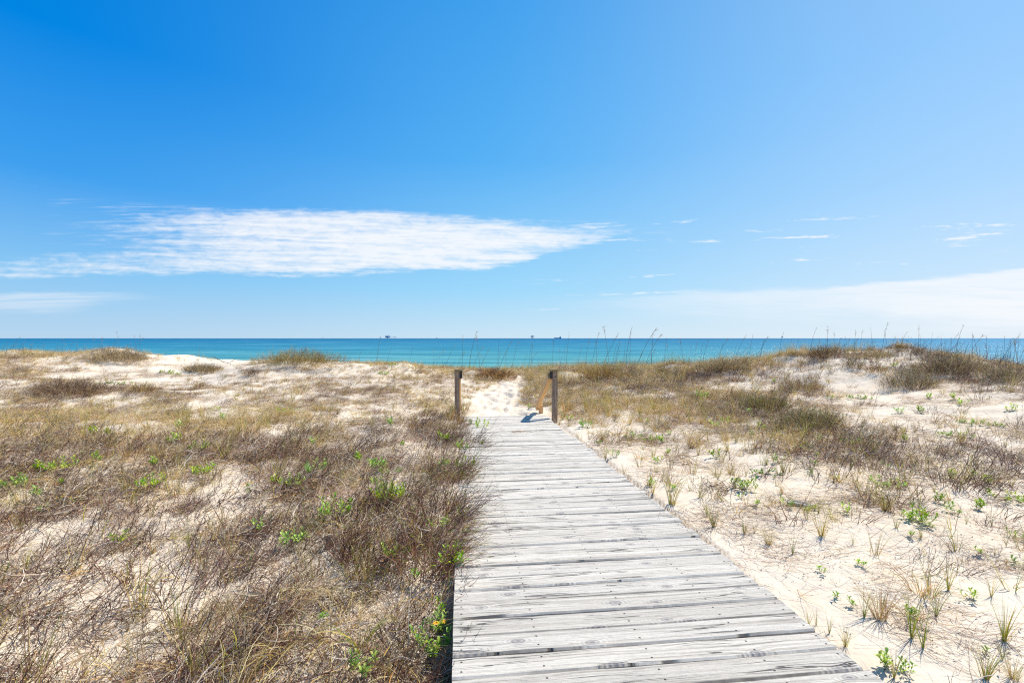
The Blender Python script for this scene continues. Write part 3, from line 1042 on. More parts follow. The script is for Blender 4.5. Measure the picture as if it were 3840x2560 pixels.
def gen_curly(nb=46, rad=.07, L=(.22, .55), pal=TANS + GREYS[:2], w=.0045, up=.55, curl=1.0):
    """dry tuft whose blades rise and curl over"""
    m = PM()
    for i in range(nb):
        a = random.uniform(0, 2 * pi)
        r = rad * random.random()
        p = Vector((cos(a) * r, sin(a) * r, -.01))
        out = Vector((cos(a), sin(a), 0)) + WIND * 1.2
        ln = random.uniform(*L)
        n = 6
        d = (out * random.uniform(.15, up) + Vector((0, 0, 1))).normalized()
        pts = [p]
        q = p
        cv = random.uniform(.12, .48) * curl
        for k in range(n):
            d = (d + Vector((out.x * cv * .8, out.y * cv * .8, -cv * (.4 + k * .25))) + rv(.05)).normalized()
            q = q + d * (ln / n)
            if q.z < .005: q.z = .005 + .01 * random.random()
            pts.append(q.copy())
        m.ribbon(pts, w * random.uniform(.6, 1.2), jit(random.choice(pal)), .12)
    return m


def gen_upright(nb=26, rad=.035, L=(.18, .42), pal=OLIVE + TANS[:3], w=.0045, fan=.3, dry=.35, curlers=8):
    """green-olive upright tuft with a few dry curling blades at the foot"""
    m = PM()
    for i in range(nb):
        a = random.uniform(0, 2 * pi); r = rad * random.random()
        p = Vector((cos(a) * r, sin(a) * r, -.01))
        out = Vector((cos(a), sin(a), 0))
        d = (out * random.uniform(0, fan) + Vector((0, 0, 1)) + WIND * .15).normalized()
        ln = random.uniform(*L)
        pts = [p]; q = p
        for k in range(5):
            d = (d + out * .045 + rv(.02) + Vector((0, 0, -.02 * k))).normalized()
            q = q + d * (ln / 5); pts.append(q.copy())
        c = jit(random.choice(pal)) if random.random() > dry else jit(random.choice(TANS + BROWNS[3:6]))
        m.ribbon(pts, w * random.uniform(.7, 1.2), c, .1)
    if curlers:
        mm = gen_curly(curlers, rad, (L[0] * .8, L[1] * 1.1), TANS + GREYS + BROWNS[3:], .0028, .9, 1.4)
        off = len(m.V)
        m.V += mm.V; m.C += mm.C; m.F += [tuple(i + off for i in f) for f in mm.F]
    return m


def gen_leafy(nst=5, L=(.05, .14), lf=.05, rad=.07, yellow=.08, nl=(7, 11), pal=GREEN, dead=10):
    m = PM()
    for i in range(nst):
        a = random.uniform(0, 2 * pi); r = rad * math.sqrt(random.random())
        p = Vector((cos(a) * r, sin(a) * r, 0))
        d = Vector((cos(a) * .5, sin(a) * .5, 1)) + rv(.15)
        ln = random.uniform(*L)
        pts = stem_pts(p, d, ln, 3, .12)
        m.tube(pts, .0022, (0.20, 0.24, 0.07))
        m.tube([Vector((0, 0, .004)), p * .5 + Vector((0, 0, .007)), pts[0] + Vector((0, 0, .003))], .0022, (0.22, 0.15, 0.09))
        n = random.randint(*nl)
        b0 = random.uniform(0, 6.28)
        for k in range(n):
            f = .25 + .75 * k / n
            seg = min(2, int(f * 3)); q = pts[seg].lerp(pts[seg + 1], f * 3 - seg)
            an = b0 + k * 2.4
            el = .15 + .95 * f
            dd = Vector((cos(an) * cos(el), sin(an) * cos(el), sin(el)))
            c = jit(random.choice(pal), .2) if random.random() > yellow else jit(random.choice(YELL))
            sz = lf * random.uniform(.65, 1.15)
            m.leaf(q, dd, Vector((0, 0, 1)), sz, sz * .42, c)
    for i in range(dead):
        a = random.uniform(0, 2 * pi); r = rad * 1.0 * random.random()
        p = Vector((cos(a) * r, sin(a) * r, .015 * random.random()))
        m.leaf(p, Vector((cos(a), sin(a), random.uniform(-.1, .8))), Vector((0, 0, 1)), lf * .7, lf * .22, jit(random.choice(DEAD)))
    return m


def gen_shrub(rx, ry, h, n=900, pal=BROWNS, r=.0022, L=(.16, .34), leafy=0, lpal=OLIVE, flat=.0, ln=.018):
    """rounded mass of fine twigs; twigs spring from inside and end near an uneven dome"""
    m = PM()
    ph = [random.uniform(0, 6.3) for _ in range(6)]
    for i in range(n):
        a = random.uniform(0, 2 * pi)
        rr = math.sqrt(random.random())
        lump = 1 + .22 * sin(3 * a + ph[0]) + .14 * sin(5 * a + ph[1]) + .1 * sin(9 * a + ph[2])
        x = cos(a) * rr * rx * lump; y = sin(a) * rr * ry * lump
        dome = h * math.sqrt(max(0.03, 1 - rr * rr)) * (1 + .2 * sin(x * 7 / rx + ph[3]) * sin(y * 6 / ry + ph[4]))
        zb = dome * random.uniform(-.1, .55)
        p = Vector((x * .88, y * .88, zb))
        d = Vector((x / rx * .7, y / ry * .7, 1.0)) + WIND * random.uniform(0, 1) + rv(.28)
        ll = min(random.uniform(*L), max(.08, dome * 1.2 - zb + .05))
        c = jit(random.choice(pal), .2)
        pts = stem_pts(p, d, ll, 3, .16)
        m.tube(pts, r * random.uniform(.7, 1.2), c)
        for k in range(random.randint(1, 2)):
            m.tube(stem_pts(pts[random.randint(1, 2)], d + rv(.6), ll * .45, 2, .2), r * .6, jit(c))
        if random.random() < leafy:
            for k in range(5):
                q = pts[random.randint(1, 3)]
                m.leaf(q, d + rv(.6), Vector((0, 0, 1)), ln * random.uniform(.7, 1.3), ln * .3, jit(random.choice(lpal)))
    return m


def gen_stalk(h, lean, seed):
    random.seed(seed)
    m = PM()
    d = Vector((lean, random.uniform(-.1, .1), 1))
    pts = [Vector((0, 0, -.05))]
    q = pts[0]; dd = d.normalized()
    bend = random.uniform(-.02, .05)
    for k in range(8):
        dd = (dd + Vector((bend + lean * .06, 0, 0))).normalized()
        q = q + dd * (h / 8); pts.append(q.copy())
    c = jit(random.choice([(0.26, 0.18, 0.11), (0.34, 0.25, 0.15), (0.16, 0.11, 0.08)]))
    m.tube(pts, .0052, c, .45)
    if random.random() < .7:   # worn seed heads, drooping
        for k in range(random.randint(4, 10)):
            f = random.uniform(.78, 1.0) * 8
            i = min(7, int(f)); p = pts[i].lerp(pts[i + 1], f - i)
            m.ribbon(stem_pts(p, dd + rv(.3), random.uniform(.04, .10), 3, .15, .5), .010, jit((0.40, 0.28, 0.15)), .35)
    # two or three long curled leaves low down
    for k in range(3):
        a = random.uniform(0, 6.28)
        m.ribbon(stem_pts(Vector((0, 0, 0)), Vector((cos(a) * .4, sin(a) * .4, 1)), h * random.uniform(.2, .4), 5, .08, .5), .005, jit(random.choice(TANS)))
    return m


# ------------------------------------------------------------------ where the mass of vegetation grows (read off the photo, laid on the ground)
COLS = [120 + 240 * i for i in range(16)]
ROWS = [1335, 1375, 1410, 1445, 1480, 1530, 1600, 1680, 1780, 1900, 2050, 2200, 2350, 2560]
T_MAP = """
2 2 0 0 2 1 2 2 2 2 2 3 3 3 4 4
4 1 0 0 1 1 2 3 3 3 4 5 2 1 4 5
3 0 0 1 2 0 1 4 3 4 5 3 2 0 5 6
1 0 0 1 2 1 1 3 5 6 5 2 2 0 2 3
8 7 5 2 5 5 2 2 5 4 4 6 2 0 0 1
4 4 4 2 2 3 3 2 4 2 2 7 2 0 0 0
1 1 2 2 2 3 5 6 0 1 1 4 7 2 1 1
6 6 5 5 6 7 6 6 0 1 1 1 4 6 3 2
7 7 5 5 7 8 7 6 0 1 1 1 1 2 3 3
7 6 5 6 7 7 8 8 0 0 0 1 0 1 1 1
6 5 4 5 6 8 9 9 0 0 0 0 0 1 1 1
5 5 4 5 7 8 9 5 0 0 0 0 0 0 0 0
7 6 5 7 8 7 7 3 0 0 0 0 0 1 0 0
9 9 8 8 8 7 7 3 0 0 0 0 0 0 1 1"""
G_MAP = """
7 6 2 1 2 6 8 9 8 8 8 8 6 5 4 4
7 4 1 0 1 4 7 9 8 8 7 6 2 1 3 4
6 2 0 0 1 2 6 8 7 4 4 3 1 1 1 2
3 1 0 1 1 2 5 5 7 7 5 3 1 0 1 2
2 1 1 2 4 5 5 3 7 7 6 5 2 0 0 1
9 8 8 8 8 7 7 3 4 6 6 7 3 0 0 0
9 9 8 7 6 5 4 3 0 3 3 5 6 2 1 1
4 4 5 4 3 3 3 2 0 3 2 3 5 5 4 3
3 2 3 2 2 3 3 1 0 0 1 1 1 1 2 1
2 2 2 2 2 3 4 1 0 0 0 1 1 1 1 1
2 2 2 2 3 3 2 1 0 0 0 0 0 1 1 1
2 2 2 2 3 4 5 3 0 0 0 1 0 0 1 1
3 3 3 4 4 4 5 3 0 0 0 0 0 1 1 1
5 4 5 5 6 6 6 3 0 0 0 0 0 0 1 2"""


def pmap(s):
    return np.array([[float(v) for v in r.split()] for r in s.strip().splitlines()])


TM, GM = pmap(T_MAP), pmap(G_MAP)


def sample_map(Mp, px, py):
    fx = np.clip((px - COLS[0]) / 240.0, 0, 14.999)
    fy = np.interp(py, ROWS, np.arange(len(ROWS))); fy = np.clip(fy, 0, len(ROWS) - 1.001)
    ix = fx.astype(int); iy = fy.astype(int)
    tx = fx - ix; ty = fy - iy
    return ((Mp[iy, ix] * (1 - tx) + Mp[iy, ix + 1] * tx) * (1 - ty) + (Mp[iy + 1, ix] * (1 - tx) + Mp[iy + 1, ix + 1] * tx) * ty)


def candidates(dens, y0=1.0, y1=23.0, umax=1.42, seed=1):
    g = np.random.default_rng(seed)
    area = 2 * umax * (y1 ** 2 - y0 ** 2) / 2
    n = int(area * dens)
    Y = np.sqrt(g.uniform(y0 * y0, y1 * y1, n))
    X = g.uniform(-umax, umax, n) * Y
    # extra strip close to the camera, for shade and for other viewpoints
    X2 = g.uniform(-4, 4, int(8 * 2.2 * dens)); Y2 = g.uniform(-1.0, 1.4, len(X2))
    X = np.concatenate([X, X2]); Y = np.concatenate([Y, Y2])
    Z = height(X, Y)
    Yp = np.maximum(Y, .9)
    px = CX + X / Yp * F
    py = HY + (EYE - Z) / Yp * F
    return X, Y, Z, px, py, g


def off_deck(X, Y, m=.0, left=0.02):
    s, t = deck_st(X, Y)
    clear_rail = ~((X > .12) & (X < 1.0) & (Y > 9.15) & (Y < 10.9))
    return clear_rail & ~((t > -HALF - left) & (t < HALF + m) & (s < DECK_END + .05))


def scatter(name, label, protos, X, Y, Z, scl, rng, tiltmax=.12, kindname=None):
    """one stuff object: instances of the prototype clumps on its points"""
    coll = bpy.data.collections.new(name + "_clumps")
    for i, p in enumerate(protos):
        p.name = "%s_clump.%03d" % (name, i)
        coll.objects.link(p)
    n = len(X)
    me = bpy.data.meshes.new(name)
    me.vertices.add(n)
    me.vertices.foreach_set("co", np.stack([X, Y, Z], 1).ravel())
    rot = np.zeros((n, 3), np.float32)
    rot[:, 0] = rng.normal(0, tiltmax, n); rot[:, 1] = rng.normal(0, tiltmax, n)
    rot[:, 2] = rng.normal(0, .6, n) if name != 'grass' else rng.uniform(0, 6.28, n)
    a = me.attributes.new("rot", 'FLOAT_VECTOR', 'POINT'); a.data.foreach_set("vector", rot.ravel())
    a = me.attributes.new("scl", 'FLOAT', 'POINT'); a.data.foreach_set("value", np.asarray(scl, np.float32))
    a = me.attributes.new("idx", 'INT', 'POINT'); a.data.foreach_set("value", rng.integers(0, len(protos), n).astype(np.int32))
    o = bpy.data.objects.new(name, me)
    link(o)
    ng = bpy.data.node_groups.new(name + "_nodes", 'GeometryNodeTree')
    ng.interface.new_socket(name="Geometry", in_out='INPUT', socket_type='NodeSocketGeometry')
    ng.interface.new_socket(name="Geometry", in_out='OUTPUT', socket_type='NodeSocketGeometry')
    N = ng.nodes
    gi = N.new('NodeGroupInput'); go = N.new('NodeGroupOutput')
    ci = N.new('GeometryNodeCollectionInfo'); ci.inputs['Collection'].default_value = coll
    ci.inputs['Separate Children'].default_value = True; ci.inputs['Reset Children'].default_value = True
    ip = N.new('GeometryNodeInstanceOnPoints'); ip.inputs['Pick Instance'].default_value = True

    def named(nm, ty):
        q = N.new('GeometryNodeInputNamedAttribute'); q.data_type = ty; q.inputs['Name'].default_value = nm
        return [s for s in q.outputs if s.enabled and s.name == 'Attribute'][0]
    L = ng.links
    e2r = N.new('FunctionNodeEulerToRotation')
    L.new(named('rot', 'FLOAT_VECTOR'), e2r.inputs[0])
    L.new(gi.outputs[0], ip.inputs['Points'])
    L.new(ci.outputs[0], ip.inputs['Instance'])
    L.new(named('idx', 'INT'), ip.inputs['Instance Index'])
    L.new(e2r.outputs[0], ip.inputs['Rotation'])
    L.new(named('scl', 'FLOAT'), ip.inputs['Scale'])
    L.new(ip.outputs[0], go.inputs[0])
    md = o.modifiers.new("scatter", 'NODES'); md.node_group = ng
    tag(o, label, None, None, 'stuff')
    print("scatter", name, n)
    return o


def grow():
    random.seed(11)
    # --- brown twig brush
    X, Y, Z, px, py, g = candidates(78, seed=2)
    d = sample_map(TM, px, py) / 9.0
    cl = fbm(X * 1.5, Y * 1.5, 31, 3)
    prob = np.clip(d ** 1.35 * (np.interp(Y, [3, 5], [.55, .3]) + 1.5 * sstep(cl, .36, .62)), 0, 1) * np.interp(Y, [2, 3.2, 4.5, 8, 10, 14], [1.0, 1.0, .9, .7, .75, .85])
    keep = (g.random(len(X)) < prob) & off_deck(X, Y, .15, .0) & (g.random(len(X)) > path_w(X, Y) * 3)
    keep &= (np.hypot(X, Y) > .75)
    X, Y, Z = X[keep], Y[keep], Z[keep]
    scl = g.uniform(.6, 1.15, len(X)) * np.where((Y > 8) & (X < -.4), .72, 1.0)
    s_, t_ = deck_st(X, Y)
    protos = [gen_twigs(22, .16, (.10, .30), pal=BROWNS[:3] + BROWNS, long_=k).build("x", M_TWIG, linked=False) for k in (1, 2, 3, 5)] + \
             [gen_twigs(26, .18, (.08, .22), 2, BROWNS[3:] + GREYS, long_=0).build("x", M_TWIG, linked=False) for _ in range(2)] + \
             [gen_tangle(50).build("x", M_TWIG, linked=False) for _ in range(4)] + \
             [gen_curly(20, .12, (.16, .42), GREYS + BROWNS[3:6] + TANS[2:5], .0065, .9, 1.5).build("x", M_BLADE, linked=False) for _ in range(2)]
    # clumps rooted in the sand along the left edge of the boards
    se = g.uniform(2.6, 9.1, 70); te = -g.uniform(.88, 1.08, 70)
    te = te + .16 * sstep(se, 5.5, 8.5) * g.uniform(0, 1, 70)
    ex, ey = deck_xy(se, te)
    X = np.concatenate([X, ex]); Y = np.concatenate([Y, ey]); Z = np.concatenate([Z, np.maximum(height(ex, ey), SLOPE * se)]); scl = np.concatenate([scl, g.uniform(.5, .85, 70)])
    scatter("dry_brush", "mass of dry brown twiggy brush covering the dune sand", protos, X, Y, Z, scl, g)
    # --- tan curling grass
    X, Y, Z, px, py, g = candidates(40, seed=3)
    d = sample_map(GM, px, py) / 9.0
    cl = fbm(X * 1.1 + 40, Y * 1.1, 57, 3)
    prob = np.clip(d ** 1.3 * (.25 + 1.6 * sstep(cl, .38, .62)), 0, 1)
    prob *= np.where(Y < 4, .7, 1)
    keep = (g.random(len(X)) < prob) & off_deck(X, Y, .15, .05) & (g.random(len(X)) > path_w(X, Y) * 3)
    keep &= (np.hypot(X, Y) > 1.0)
    X, Y, Z = X[keep], Y[keep], Z[keep]
    protos = [gen_curly(44, .08, (.2, .5)).build("x", M_BLADE, linked=False) for _ in range(4)] + \
             [gen_curly(34, .06, (.15, .36), TANS + OLIVE[:2]).build("x", M_BLADE, linked=False) for _ in range(3)] + \
             [gen_upright(26, .05, (.18, .42)).build("x", M_BLADE, linked=False) for _ in range(3)]
    scatter("grass", "tan and olive dune grass growing through the brush", protos, X, Y, Z, g.uniform(.6, 1.1, len(X)) * np.where(X < -.4, np.interp(Y, [7, 10], [1, .68]), np.interp(Y, [11, 14], [1, 1.3])), g, .1)
    # --- many small separate sprouts of olive grass on open sand
    X, Y, Z, px, py, g = candidates(12.0, y1=16, seed=9)
    cl = fbm(X * .9 + 3, Y * .9, 91, 3)
    side = np.where(px > 1900, 1.0, .45)
    keep = (g.random(len(X)) < np.clip(side * (.15 + 1.3 * sstep(cl, .4, .6)), 0, 1)) & off_deck(X, Y, .06, .05) & (g.random(len(X)) > path_w(X, Y) * 2) & (py < 2250)
    keep &= ~((px > 3050) & (py > 1440) & (py < 1700) & (g.random(len(X)) < .7))
    X, Y, Z = X[keep], Y[keep], Z[keep]
    protos = [gen_upright(random.randint(5, 16), .03, (.10, .27), OLIVE + TANS[:3], .0045, .4, .25, 5).build("x", M_BLADE, linked=False) for _ in range(6)] + \
             [gen_twigs(14, .09, (.06, .2), long_=1).build("x", M_TWIG, linked=False) for _ in range(2)]
    scatter("sand_grass", "small olive grass sprouts thinly covering the open sand", protos, X, Y, Z, g.uniform(.6, 1.25, len(X)), g, .1)
    # --- litter lying on the sand
    X, Y, Z, px, py, g = candidates(34, y1=17, seed=4)
    d = sample_map(TM, px, py) / 9.0
    cl = fbm(X * 1.9 + 7, Y * 1.9, 77, 3)
    dd = np.where(px < 1800, np.maximum(d, .8), .55)
    prob = np.clip(dd * (.05 + 1.5 * sstep(cl, .42, .64)), 0, 1)
    keep = (g.random(len(X)) < prob) & off_deck(X, Y, .02, .02) & (g.random(len(X)) > path_w(X, Y) * 1.6)
    X, Y, Z = X[keep], Y[keep], Z[keep]

    def litter():
        m = PM()
        for i in range(34):
            p = Vector((random.gauss(0, .17), random.gauss(0, .13), random.uniform(.004, .03)))
            an = random.gauss(-.25, .7)
            pts = stem_pts(p, Vector((cos(an), sin(an), random.uniform(-.05, .12))), random.uniform(.05, .28), 4, .16)
            for q in pts: q.z = max(q.z, .004)
            m.tube(pts, random.uniform(.0007, .0016), jit(random.choice(BROWNS + GREYS[:2] + TANS[:2])))
        for i in range(10):
            p = Vector((random.gauss(0, .15), random.gauss(0, .12), .006))
            m.leaf(p, Vector((random.gauss(0, 1), random.gauss(0, 1), .3)), Vector((0, 0, 1)), .02, .007, jit(random.choice(DEAD)))
        return m
    protos = [litter().build("x", M_TWIG, linked=False) for _ in range(6)]
    scatter("plant_litter", "fallen stems and crumbs of dry leaves lying on the sand", protos, X, Y, Z, g.uniform(.6, 1.2, len(X)), g, .03)


grow()


# ------------------------------------------------------------------ countable plants
def c1(x, y): return x / 1.8375, 1200 + y / 1.8375
def c2(x, y): return 1280 + x / 1.8375, 1200 + y / 1.8375
def c3(x, y): return 2560 + x / 1.8375, 1200 + y / 1.8375
def c4(x, y): return x / 1.8375, 1800 + y / 1.8375
def c5(x, y): return 1280 + x / 1.8375, 1800 + y / 1.8375
def c6(x, y): return 2560 + x / 1.8375, 1800 + y / 1.8375


ORD = ["leftmost", "second from left", "third from left", "fourth from left", "fifth from left", "sixth from left",
       "seventh from left", "eighth from left", "ninth from left", "tenth from left", "eleventh from left", "twelfth from left"]


def region(px, py):
    """a place one can find, and how far"""
    side = "left of boardwalk" if px < 1850 else "right of boardwalk"
    if py > 2230: r = "in the front row"
    elif py > 2000: r = "in the near row"
    elif py > 1860: r = "in the fourth row"
    elif py > 1760: r = "in the middle row"
    elif py > 1660: r = "in the third row"
    elif py > 1560: r = "in the second row"
    else: r = "in the far row"
    return side, r


def name_all(items, what, group, far_label):
    """items: (obj, px, py, look). Labels by look, side, row and order within the row; far ones share one"""
    buckets = {}
    for it in items:
        side, r = region(it[1], it[2])
        buckets.setdefault((side, r), []).append(it)
    for (side, r), lst in buckets.items():
        lst.sort(key=lambda i: i[1])
        for k, (o, px, py, look) in enumerate(lst):
            if r == "in the far row" or len(lst) == 1 and False:
                tag(o, far_label[0] if px < 1850 else far_label[1], what[0], group)
            else:
                n = len(lst)
                if k < 6 or k < (n + 1) // 2 and k < 12:
                    od = ORD[k]
                else:
                    od = ORD[n - 1 - k].replace("leftmost", "rightmost").replace("from left", "from right")
                tag(o, "%s %s, %s %s" % (look, side, od, r), what[0], group)


def place(proto, px, py, scale, rz=None, seed=0, sink=0.0):
    X, Y, Z = ground_at_px(px, py)
    o = proto.copy()
    link(o)
    o.location = (X, Y, Z - sink)
    o.rotation_euler = (0, 0, random.uniform(0, 6.28) if rz is None else rz)
    o.scale = (scale,) * 3
    return o, Y


def leafy_plants():
    random.seed(21)
    sm = [gen_leafy(random.randint(2, 3), (.03, .08), .042, .03, .05, dead=7).build("x", M_LEAF, linked=False) for _ in range(4)]
    md = [gen_leafy(random.randint(4, 6), (.05, .13), .050, .06, .07, dead=12).build("x", M_LEAF, linked=False) for _ in range(4)]
    bg_ = [gen_leafy(random.randint(9, 12), (.05, .16), .052, .12, .10, dead=22).build("x", M_LEAF, linked=False) for _ in range(3)]
    wd = [gen_leafy(16, (.02, .07), .045, .22, .12, (6, 9), dead=18).build("x", M_LEAF, linked=False) for _ in range(3)]
    L = []
    for x, y, k in ((645, 820, 1), (745, 820, 1), (1215, 775, 1), (1525, 715, 1), (1370, 930, 2), (1175, 880, 1), (1060, 1040, 1), (690, 1000, 1), (560, 970, 0), (270, 1080, 1),
                    (410, 1075, 2), (130, 1210, 2), (250, 1265, 1), (1030, 1190, 2), (1380, 1100, 2), (1480, 1050, 0), (2140, 1090, 2), (2010, 1190, 2), (1900, 1160, 1),
                    (2160, 885, 1), (1980, 640, 3), (1490, 630, 1), (1135, 365, 3), (850, 445, 3), (735, 440, 3), (1200, 380, 3), (400, 1180, 0)):
        L.append((*c1(x, y), k))
    for x, y, k in ((350, 755, 1), (915, 750, 1), (965, 775, 1), (720, 855, 1), (840, 925, 1), (960, 890, 0), (245, 1050, 2), (120, 1005, 1), (300, 1100, 1), (395, 1090, 0),
                    (700, 1050, 1), (820, 1065, 2), (225, 1175, 1), (330, 1260, 2), (1570, 690, 1), (1700, 745, 2), (1290, 610, 1), (2110, 830, 3), (1990, 830, 1), (2220, 850, 1),
                    (2260, 790, 0), (2100, 720, 1), (1880, 945, 1), (2240, 930, 1), (2180, 985, 1), (1775, 860, 0), (2120, 1145, 1), (2280, 1175, 0), (415, 900, 0), (2065, 305, 1),
                    (895, 325, 1), (365, 312, 3), (280, 377, 3)):
        L.append((*c2(x, y), k))
    for x, y, k in ((130, 540, 2), (235, 745, 1), (290, 720, 1), (235, 950, 1), (465, 805, 1), (550, 765, 1), (480, 660, 1), (970, 845, 1), (870, 890, 3), (1160, 870, 2), (1280, 935, 3),
                    (575, 1070, 3), (430, 1170, 2), (660, 990, 1), (905, 1000, 0), (890, 1065, 0), (925, 940, 0), (1065, 1105, 0), (1410, 1135, 3), (1380, 1000, 0), (1425, 1025, 0),
                    (1885, 1110, 1), (1880, 805, 3), (1545, 840, 1), (1965, 715, 3), (2110, 725, 3), (2230, 1230, 3), (2110, 1140, 1), (1500, 645, 1), (1650, 645, 1), (1225, 545, 3),
                    (1015, 545, 1), (1930, 590, 1), (2020, 1090, 1), (640, 435, 1), (1450, 325, 1), (1690, 545, 1), (1880, 550, 1), (2250, 630, 1)):
        L.append((*c3(x, y), k))
    for x, y, k in ((725, 190, 1), (860, 225, 0), (905, 210, 0), (1140, 230, 1), (1620, 290, 2), (1705, 340, 0), (1565, 395, 0), (2065, 515, 0), (2325, 420, 1), (2340, 610, 1),
                    (965, 645, 0), (1235, 605, 0), (1070, 830, 0), (1195, 880, 0), (1990, 830, 1), (2035, 210, 1), (1890, 240, 1), (1440, 1310, 1), (1540, 1350, 1), (1750, 155, 1),
                    (1575, 945, 0), (400, 135, 0), (500, 185, 0), (2110, 1220, 0)):
        L.append((*c6(x, y), k))
    for x, y, k in ((800, 500, 1), (1785, 395, 1), (2010, 490, 2), (2310, 290, 2), (280, 265, 0), (2190, 1060, 0)):
        L.append((*c4(x, y), k))
    for x, y, k in ((335, 180, 2), (690, 395, 1), (725, 660, 2), (765, 780, 0), (680, 975, 0), (640, 1060, 1), (655, 1200, 2), (620, 1300, 1), (195, 1385, 2), (350, 595, 1), (500, 750, 0)):
        L.append((*c5(x, y), k))
    items = []
    looks = ["small green leafy sprig", "green leafy clump", "large green leafy clump", "spreading green leafy patch"]
    for px, py, k in L:
        pr = random.choice([sm, md, bg_, wd][k])
        X, Y, Z = ground_at_px(px, py)
        o, Y = place(pr, px, py, random.uniform(.62, .9) * float(np.interp(Y, [2, 3.5, 6, 8], [.68, .85, 1.0, 1.35])), sink=-.004)
        if px < 1860 and py > 1560:      # stands up through the brush
            o.location.z += .05
            o.scale = tuple(v * 1.2 for v in o.scale)
        o.name = "leafy_plant"
        items.append((o, px, py, looks[k]))
    name_all(items, ("plant",), "green leafy plants on the dunes",
             ("small green leafy plant on the far dunes left of the boardwalk", "small green leafy plant on the far dunes right of the boardwalk"))


def tufts():
    random.seed(31)
    thin = [gen_upright(12, .016, (.7, 1.0), OLIVE + [(0.50, 0.42, 0.08)], .017, .30, .15, 7) for _ in range(4)]
    med = [gen_upright(28, .06, (.6, 1.0), OLIVE + TANS[:2], .016, .35, .35, 12) for _ in range(4)]
    den = [gen_upright(60, .12, (.5, 1.0), OLIVE + TANS + BROWNS[3:5], .015, .5, .45, 34) for _ in range(3)]
    arc = [gen_curly(46, .12, (.9, 1.6), TANS[:3] + OLIVE + GREYS[:2], .016, .5, .75) for _ in range(3)]
    brn = [gen_upright(50, .16, (.5, 1.0), BROWNS + TANS[:2], .010, .6, .7, 10) for _ in range(2)]
    P_ = [[m.build("grass_tuft", M_BLADE, linked=False) for m in q] for q in (thin, med, den, arc, brn)]
    looks = ["thin yellow green grass tuft", "upright olive grass tuft", "dense green and dry grass tuft", "long arching pale grass tuft", "dry brown grass tuft"]
    L = []
    for x, y, h, k in ((220, 330, 210, 1), (430, 375, 150, 1), (500, 370, 120, 0), (600, 450, 160, 2), (765, 518, 190, 0), (965, 395, 250, 1), (1400, 215, 170, 2), (1480, 335, 130, 1),
                       (1640, 235, 150, 0), (1650, 405, 130, 1), (1860, 405, 130, 0), (1840, 765, 300, 0), (2140, 815, 210, 0), (1370, 965, 330, 2), (1260, 955, 250, 0), (1590, 1100, 380, 0),
                       (1670, 1170, 300, 0), (1760, 945, 270, 0), (2230, 1125, 360, 1), (2100, 1395, 330, 1), (2290, 1395, 240, 2), (880, 1015, 150, 0), (930, 1010, 130, 0), (1020, 1065, 170, 0),
                       (1130, 1165, 190, 1), (1470, 1385, 300, 0), (2140, 320, 110, 0), (2240, 455, 100, 0), (2310, 470, 90, 0), (2160, 525, 90, 0), (2240, 585, 80, 1), (1965, 305, 90, 0),
                       (1180, 445, 110, 0), (850, 545, 80, 0), (1215, 78, 110, 0), (940, 235, 140, 0), (1740, 82, 90, 1), (300, 105, 90, 0), (690, 95, 110, 1), (2220, 1260, 140, 0)):
        L.append((*c6(x, y), h, k))
    for x, y, h, k in ((370, 845, 140, 1), (540, 885, 120, 1), (580, 1000, 140, 1), (700, 1050, 160, 1), (440, 1075, 110, 0), (330, 1065, 120, 2), (1165, 1035, 140, 0),
                       (1550, 1150, 130, 1), (2135, 1105, 140, 0), (1385, 785, 100, 0), (1460, 765, 90, 1), (1520, 785, 90, 1), (1605, 775, 100, 1), (1260, 715, 120, 4), (1500, 1045, 140, 1),
                       (1600, 1005, 160, 2), (1330, 945, 190, 1), (60, 885, 120, 2), (2040, 1025, 110, 0), (1075, 865, 150, 1), (855, 810, 160, 1), (160, 700, 110, 0), (110, 930, 90, 1),
                       (1640, 1280, 150, 0), (2270, 1155, 130, 1), (1300, 290, 70, 4), (1220, 340, 80, 4), (470, 520, 90, 1), (2230, 880, 90, 1), (1920, 1180, 90, 0), (1700, 1000, 120, 1)):
        L.append((*c3(x, y), h, k))
    for x, y, h, k in ((1680, 605, 140, 1), (1900, 590, 120, 1), (2160, 635, 150, 1), (1800, 835, 150, 2), (2190, 700, 90, 0), (2060, 655, 100, 1), (2280, 1280, 300, 1), (1820, 955, 90, 1),
                       (1470, 675, 150, 1), (2150, 1200, 130, 1), (210, 755, 140, 1), (485, 765, 130, 1), (1990, 720, 110, 1), (2270, 640, 110, 1), (2310, 900, 110, 0), (1370, 640, 110, 1)):
        L.append((*c2(x, y), h, k))
    for x, y, h, k in ((780, 640, 170, 2), (840, 650, 150, 1), (745, 690, 150, 2), (815, 720, 150, 2), (870, 620, 100, 1), (1545, 640, 150, 2), (1525, 690, 120, 1)):
        L.append((*c2(x, y), h, k))
    for x, y, h, k in ((1280, 735, 200, 1), (1545, 970, 230, 2), (1920, 1110, 230, 1), (1275, 1055, 180, 0), (950, 1145, 110, 0), (870, 960, 150, 2)):
        L.append((*c1(x, y), h, k))
    for x, y, h, k in ((170, 625, 250, 0), (1295, 485, 230, 0), (1590, 570, 320, 1), (1330, 1385, 420, 1), (560, 1385, 300, 1), (2250, 1385, 250, 3), (1050, 505, 130, 2), (1340, 1060, 260, 3),
                       (1700, 900, 190, 4), (2200, 1110, 170, 2), (870, 1050, 160, 1)):
        L.append((*c4(x, y), h, k))
    for x, y, h, k in ((130, 1200, 430, 3), (430, 1050, 300, 3), (60, 700, 300, 3), (340, 1380, 260, 2)):
        L.append((*c5(x, y), h, k))
    items = []
